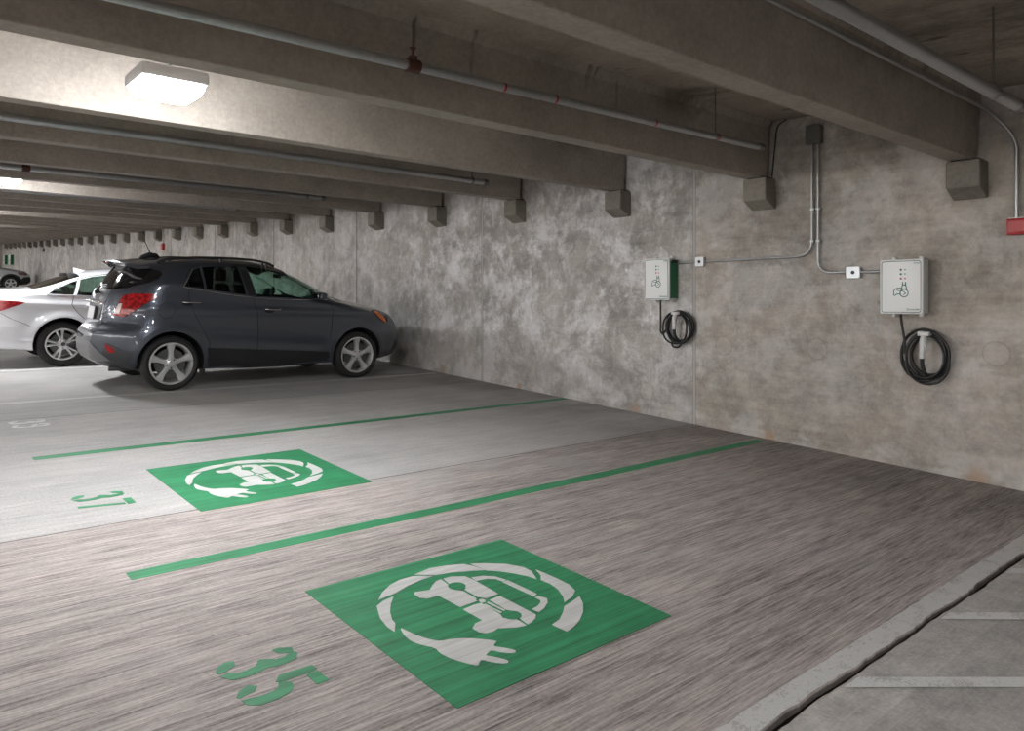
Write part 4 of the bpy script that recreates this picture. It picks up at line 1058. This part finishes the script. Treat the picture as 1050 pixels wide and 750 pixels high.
# wiper, antenna, rails
bm = bmesh.new(); tube(bm, [(.165, .0, 1.19), (.20, -.1, 1.27), (.21, -.42, 1.285)], .010, 8); tube(bm, [(.15, 0, 1.18), (.20, 0, 1.20)], .028, 10); finish('rear_wiper', bm, MDARKTRIM, suv, 50)
bm = bmesh.new(); tube(bm, [(.90, 0, 1.63), (.86, 0, 1.665), (.78, 0, 1.672), (.70, 0, 1.64), (.66, 0, 1.61)], [.02, .03, .035, .03, .02], 10); tube(bm, [(.80, 0, 1.67), (.72, 0, 1.86)], [.009, .004], 8); finish('roof_antenna', bm, MDARKTRIM, suv, 50)
for sg in (-1, 1):
    bm = bmesh.new(); pts = [(.72, 1.570), (.82, 1.620), (1.2, 1.655), (1.6, 1.662), (1.95, 1.650), (2.15, 1.612), (2.22, 1.575)]
    tube(bm, fillet([(x, sg * .565, z) for x, z in pts], .08, 4), .017, 10)
    for x in (.80, .86, 1.5, 2.06, 2.12): tube(bm, [(x, sg * .565, 1.50), (x, sg * .565, interp(pts)(x))], .018, 8)
    finish('roof_rail', bm, MDARKTRIM, suv, 50)
    # mirrors
    bm = bmesh.new(); prism(bm, [(2.68, sg * .85, 1.13), (2.84, sg * .86, 1.12), (2.86, sg * .86, 1.23), (2.70, sg * .85, 1.25)], [(2.70, sg * 1.03, 1.14), (2.80, sg * 1.02, 1.14), (2.82, sg * 1.02, 1.23), (2.72, sg * 1.03, 1.24)])
    bevel_all(bm, .03, 3); mr = finish('door_mirror', bm, MSUV, suv, 50)
    bm = bmesh.new(); box(bm, 2.672, 2.684, min(sg * .87, sg * 1.01), max(sg * .87, sg * 1.01), 1.15, 1.225); bevel_all(bm, .005, 1); finish('mirror_glass', bm, MCHROME, mr, 40)
    # handles
    for hx, hz in ((.95, 1.095), (1.99, 1.005)):
        h, n = sk.hit((hx + .11, -1.6, hz), (0, 1, 0)); yy = h.y * -sg
        bm = bmesh.new(); tube(bm, fillet([(hx, yy + sg * -.0, hz), (hx + .03, yy + sg * .03, hz), (hx + .18, yy + sg * .03, hz - .004), (hx + .215, yy, hz - .006)], .02, 4), [.012] * 12 if False else .013, 10)
        finish('door_handle', bm, MCHROME, suv, 50)
        sk.side('handle_recess_shade', [(hx + .05 + .065 * cos(radians(a)), hz - .022 + .028 * sin(radians(a))) for a in range(0, 360, 24)], .0015, .003, MSEAM, suv, both=False, grid=.03, mirror=(sg > 0))  # flat dark oval behind the handle, shade put in as colour
# head lamps, grille, front details
HL = [(3.66, .975), (3.78, .975), (3.93, .935), (4.03, .86), (3.99, .80), (3.90, .79), (3.80, .84), (3.72, .90)]
sk.side('headlamp', HL, .008, .02, simple('dark_headlamp', (.05, .05, .055), .1), suv, d=(-.2, .97, 0), grid=.04)
sk.side('amber_side_lens', [(3.685, .962), (3.76, .955), (3.86, .90), (3.915, .83), (3.905, .79), (3.83, .825), (3.75, .88), (3.70, .925)], .013, .012, MAMBER, suv, d=(-.1, .97, 0), grid=.03)
sk.patch('grille', [(-.42, .62), (-.50, .80), (-.42, .86), (.42, .86), (.50, .80), (.42, .62)], lambda y, z: (5, y, z), (-1, 0, 0), .006, .02, MDARKTRIM, suv, grid=.07)
sk.patch('lower_grille', [(-.60, .33), (-.66, .50), (.66, .50), (.60, .33)], lambda y, z: (5, y, z), (-1, 0, 0), .006, .02, MDARKTRIM, suv, grid=.08)
bm = bmesh.new(); tube(bm, [(.20, -.52, .27), (.5, -.52, .26)], .030, 12); finish('exhaust_pipe', bm, MDISC, suv, 50)
for sg in (-1, 1):
    bm = bmesh.new(); box(bm, 1.22, 1.235, min(sg * .66, sg * .84), max(sg * .66, sg * .84), .17, .32); bevel_all(bm, .004, 1); finish('mud_flap', bm, MDARKTRIM, suv, 40)
seats(suv, [(1.05, (-.36, .36)), (2.0, (-.36, .36))], .55)
bm = bmesh.new(); box(bm, 2.62, 3.1, -.68, .68, .95, 1.10); bevel_all(bm, .05, 3); finish('dashboard', bm, MINT, suv, 40)
bm = bmesh.new(); tube(bm, [(2.50 + .06 * sin(radians(a)), .36 + .18 * cos(radians(a)), 1.08 + .17 * sin(radians(a))) for a in range(0, 360, 20)], .015, 8, closed=True); tube(bm, [(2.48, .36, 1.08), (2.75, .36, 1.0)], .03, 8); finish('steering_wheel', bm, MINT, suv, 40)
bm = bmesh.new(); box(bm, 2.50, 2.53, -.12, .12, 1.41, 1.47); bevel_all(bm, .01, 2); tube(bm, [(2.53, 0, 1.45), (2.56, 0, 1.50)], .01, 8); finish('rearview_mirror', bm, MINT, suv, 40)

# ---- the white sedan behind it
MWHT = carpaint('white_pearl', (.74, .75, .78), 0., .3)
sed = shear_root('sedan', 1.1, 13.55, 'white sedan half hidden behind the grey SUV, parked nose to the wall', 'car')
TOP = [(0, .62), (.02, .78), (.06, .98), (.12, 1.085), (.25, 1.115), (.50, 1.125), (.70, 1.145), (.90, 1.215), (1.15, 1.315), (1.40, 1.395), (1.65, 1.440), (2.0, 1.468), (2.4, 1.468), (2.8, 1.43), (3.2, 1.30), (3.55, 1.13), (3.75, 1.02), (4.1, .96), (4.45, .87), (4.68, .74), (4.78, .62), (4.82, .50)]
BOT = [(0, .40), (.08, .30), (.3, .255), (.7, .235), (1.4, .20), (3.6, .20), (4.4, .21), (4.7, .25), (4.82, .36)]
C2 = Car(TOP, BOT, 1.835, [(0, 1.0), (.5, 1.04), (.9, 1.065), (1.6, 1.04), (2.8, .97), (3.6, .90), (4.82, .72)],
         [(0, .12), (.5, .16), (.9, .27), (1.5, .30), (2.8, .30), (3.4, .22), (3.8, .12), (4.82, .1)], (1.07, 3.865), .335,
         rear=(.55, .26, 2.2), front=(.9, .42, 2.2), crease=[(.15, .955, 3.9, .83, .016, .035), (.35, .40, 1.2, .40, .012, .02)], flare=.022)
SW = [(.875, 1.072), (1.00, 1.145), (1.16, 1.225), (1.285, 1.275), (1.195, 1.062)]
SW2 = [(1.235, 1.060), (1.325, 1.285), (1.50, 1.335), (1.75, 1.368), (2.05, 1.375), (2.10, 1.02)]
SW3 = [(2.17, 1.015), (2.14, 1.375), (2.45, 1.36), (2.75, 1.29), (3.05, 1.165), (3.28, 1.02), (3.30, .96)]
SRG = [(-.58, .72), (.58, .72), (.60, .95), (.54, 1.34), (-.54, 1.34), (-.60, .95)]
SWS = [(-.56, 2.82), (.56, 2.82), (.68, 3.40), (.66, 3.56), (-.66, 3.56), (-.68, 3.40)]
cut = [side_prism(p, -1.2, 1.2) for p in (SW, SW2, SW3)]
for q in (SRG, SWS):
    bm = bmesh.new(); prism(bm, [(x, y, .95) for y, x in q], [(x, y, 2.0) for y, x in q]); cut.append(bm)
sk2, body2 = car_common(sed, C2, cut, MWHT, (1.07, 3.865), .335, .228, 'pairs', inner=(.80, 3.5, .765), track=.795)
for p, m in ((SW, MGLASS), (SW2, MGLASS), (SW3, MGLASS)): sk2.side('side_window', grow(p, .012), -.014, .004, m, sed, grid=.07)
MBROWNG = glassmat('bronze_rear_glass', (.74, .70, .62), .10)
sk2.patch('rear_window', grow(SRG, .014), lambda y, x: (x, y, 2.2), (0, 0, -1), -.008, .005, MBROWNG, sed, grid=.07)
sk2.patch('windshield', grow(SWS, .014), lambda y, x: (x, y, 2.2), (0, 0, -1), -.012, .005, MGLASS, sed, grid=.09)
sk2.line('window_trim', [(2.9, 1.0), (2.1, 1.03), (1.2, 1.048), (.86, 1.060), (1.0, 1.155), (1.2, 1.255), (1.45, 1.335), (1.75, 1.385)], .007, .001, MCHROME, sed)
sk2.side('tail_lamp', [(.04, .80), (.02, .93), (.10, .975), (.30, .972), (.50, .965), (.60, .948), (.52, .915), (.40, .865), (.28, .815), (.12, .775)], .010, .03, MLAMPR, sed, d=(.25, .97, 0), grid=.05)
for p in ([(1.20, 1.05), (1.17, .92), (1.25, .80), (1.42, .62), (1.46, .35)], [(2.13, 1.01), (2.17, .6), (2.15, .28)]): sk2.line('shut_line', p, .004, -.001, MSEAM, sed)
sk2.line('bumper_seam', [(.30, .80), (.42, .72), (.60, .64), (.66, .60)], .003, -.0008, MSEAM, sed)
for sg in (-1, 1):
    h, n = sk2.hit((1.5, -1.6, .91), (0, 1, 0)); yy = h.y * -sg
    bm = bmesh.new(); tube(bm, fillet([(1.36, yy, .91), (1.39, yy + sg * .03, .91), (1.55, yy + sg * .03, .905), (1.58, yy, .905)], .02, 4), .013, 10); finish('door_handle', bm, MWHT, sed, 50)
    bm = bmesh.new(); prism(bm, [(3.10, sg * .88, .98), (3.24, sg * .88, .98), (3.26, sg * .88, 1.08), (3.12, sg * .88, 1.10)], [(3.12, sg * 1.05, 1.0), (3.20, sg * 1.04, 1.0), (3.22, sg * 1.04, 1.08), (3.14, sg * 1.05, 1.09)]); bevel_all(bm, .03, 3); finish('door_mirror', bm, MWHT, sed, 50)
bm = bmesh.new()
prism(bm, [(1.36, -.03, 1.375), (1.55, -.02, 1.41), (1.55, .02, 1.41), (1.36, .03, 1.375)], [(1.345, -.006, 1.462), (1.385, -.006, 1.452), (1.385, .006, 1.452), (1.345, .006, 1.462)]); bevel_all(bm, .004, 2); finish('shark_fin_antenna', bm, MWHT, sed, 50)
seats(sed, [(1.45, (-.36, .36)), (2.35, (-.36, .36))], .40)
bm = bmesh.new(); box(bm, 3.0, 3.45, -.7, .7, .80, .95); bevel_all(bm, .04, 2); finish('dashboard', bm, MINT, sed, 40)
bm = bmesh.new(); box(bm, -.004, .004, -.155, .155, -.078, .078); bevel_all(bm, .003, 1); o = finish('number_plate', bm, MPLATE, sed, 40); o.location = (.022, 0, .84); o.rotation_euler = (0, radians(10), 0)

# ---- distant pale SUV, only its nose in view
MSIL = carpaint('silver_grey_paint', (.46, .47, .49), .3)
far_ = shear_root('distant_suv', 1.85, 46.92, 'pale silver SUV far along the row, its front showing above the sedan boot', 'car')
TOP = [(0, .70), (.03, .9), (.12, 1.2), (.30, 1.52), (.5, 1.64), (1.2, 1.70), (2.2, 1.68), (2.7, 1.58), (3.1, 1.38), (3.45, 1.17), (3.9, 1.12), (4.25, 1.06), (4.45, .98), (4.55, .86), (4.60, .70), (4.62, .60)]
BOT = [(0, .46), (.3, .30), (1.0, .27), (3.6, .27), (4.3, .30), (4.5, .36), (4.62, .48)]
C3 = Car(TOP, BOT, 1.86, [(0, 1.1), (1.2, 1.12), (3.2, 1.08), (3.8, 1.0), (4.62, .90)], [(0, .2), (.6, .25), (3.0, .25), (3.5, .12), (4.62, .08)], (1.0, 3.70), .365, front=(.8, .36, 2.3))
JW = [(.6, 1.15), (.75, 1.50), (1.6, 1.58), (1.65, 1.13)]; JW2 = [(1.75, 1.13), (1.72, 1.58), (2.5, 1.54), (3.15, 1.20), (3.15, 1.12)]
JWS = [(-.58, 2.75), (.58, 2.75), (.68, 3.38), (-.68, 3.38)]
cut = [side_prism(p, -1.2, 1.2) for p in (JW, JW2)]
bm = bmesh.new(); prism(bm, [(x, y, .95) for y, x in JWS], [(x, y, 2.0) for y, x in JWS]); cut.append(bm)
sk3, b3 = car_common(far_, C3, cut, MSIL, (1.0, 3.70), .365, .24, 'five', inner=(.5, 3.35, .84), track=.80)
for p in (JW, JW2): sk3.side('side_window', grow(p, .012), -.014, .004, MPRIV, far_, grid=.12)
sk3.patch('windshield', grow(JWS, .014), lambda y, x: (x, y, 2.2), (0, 0, -1), -.012, .005, MGLASS, far_, grid=.12)
for cx in (1.0, 3.70): sk3.side('wheel_arch_trim', arc2(cx, .375, .42, .50, -8, 188), .014, .03, MDARKTRIM, far_, grid=.07)
sk3.side('bumper_trim', [(4.10, .30), (4.16, .62), (4.30, .72), (4.66, .72), (4.66, .34)], .010, .02, MDARKTRIM, far_, d=(-.2, .97, 0), grid=.07)
sk3.side('headlamp', [(4.0, .86), (4.05, 1.0), (4.35, .98), (4.50, .88), (4.42, .80), (4.2, .82)], .012, .02, simple('brownish_headlamp', (.16, .10, .08), .2), far_, d=(-.2, .97, 0), grid=.07)
sk3.side('sill_cladding', [(1.45, .28), (1.45, .50), (3.22, .50), (3.22, .28)], .010, .02, MDARKTRIM, far_, grid=.1)
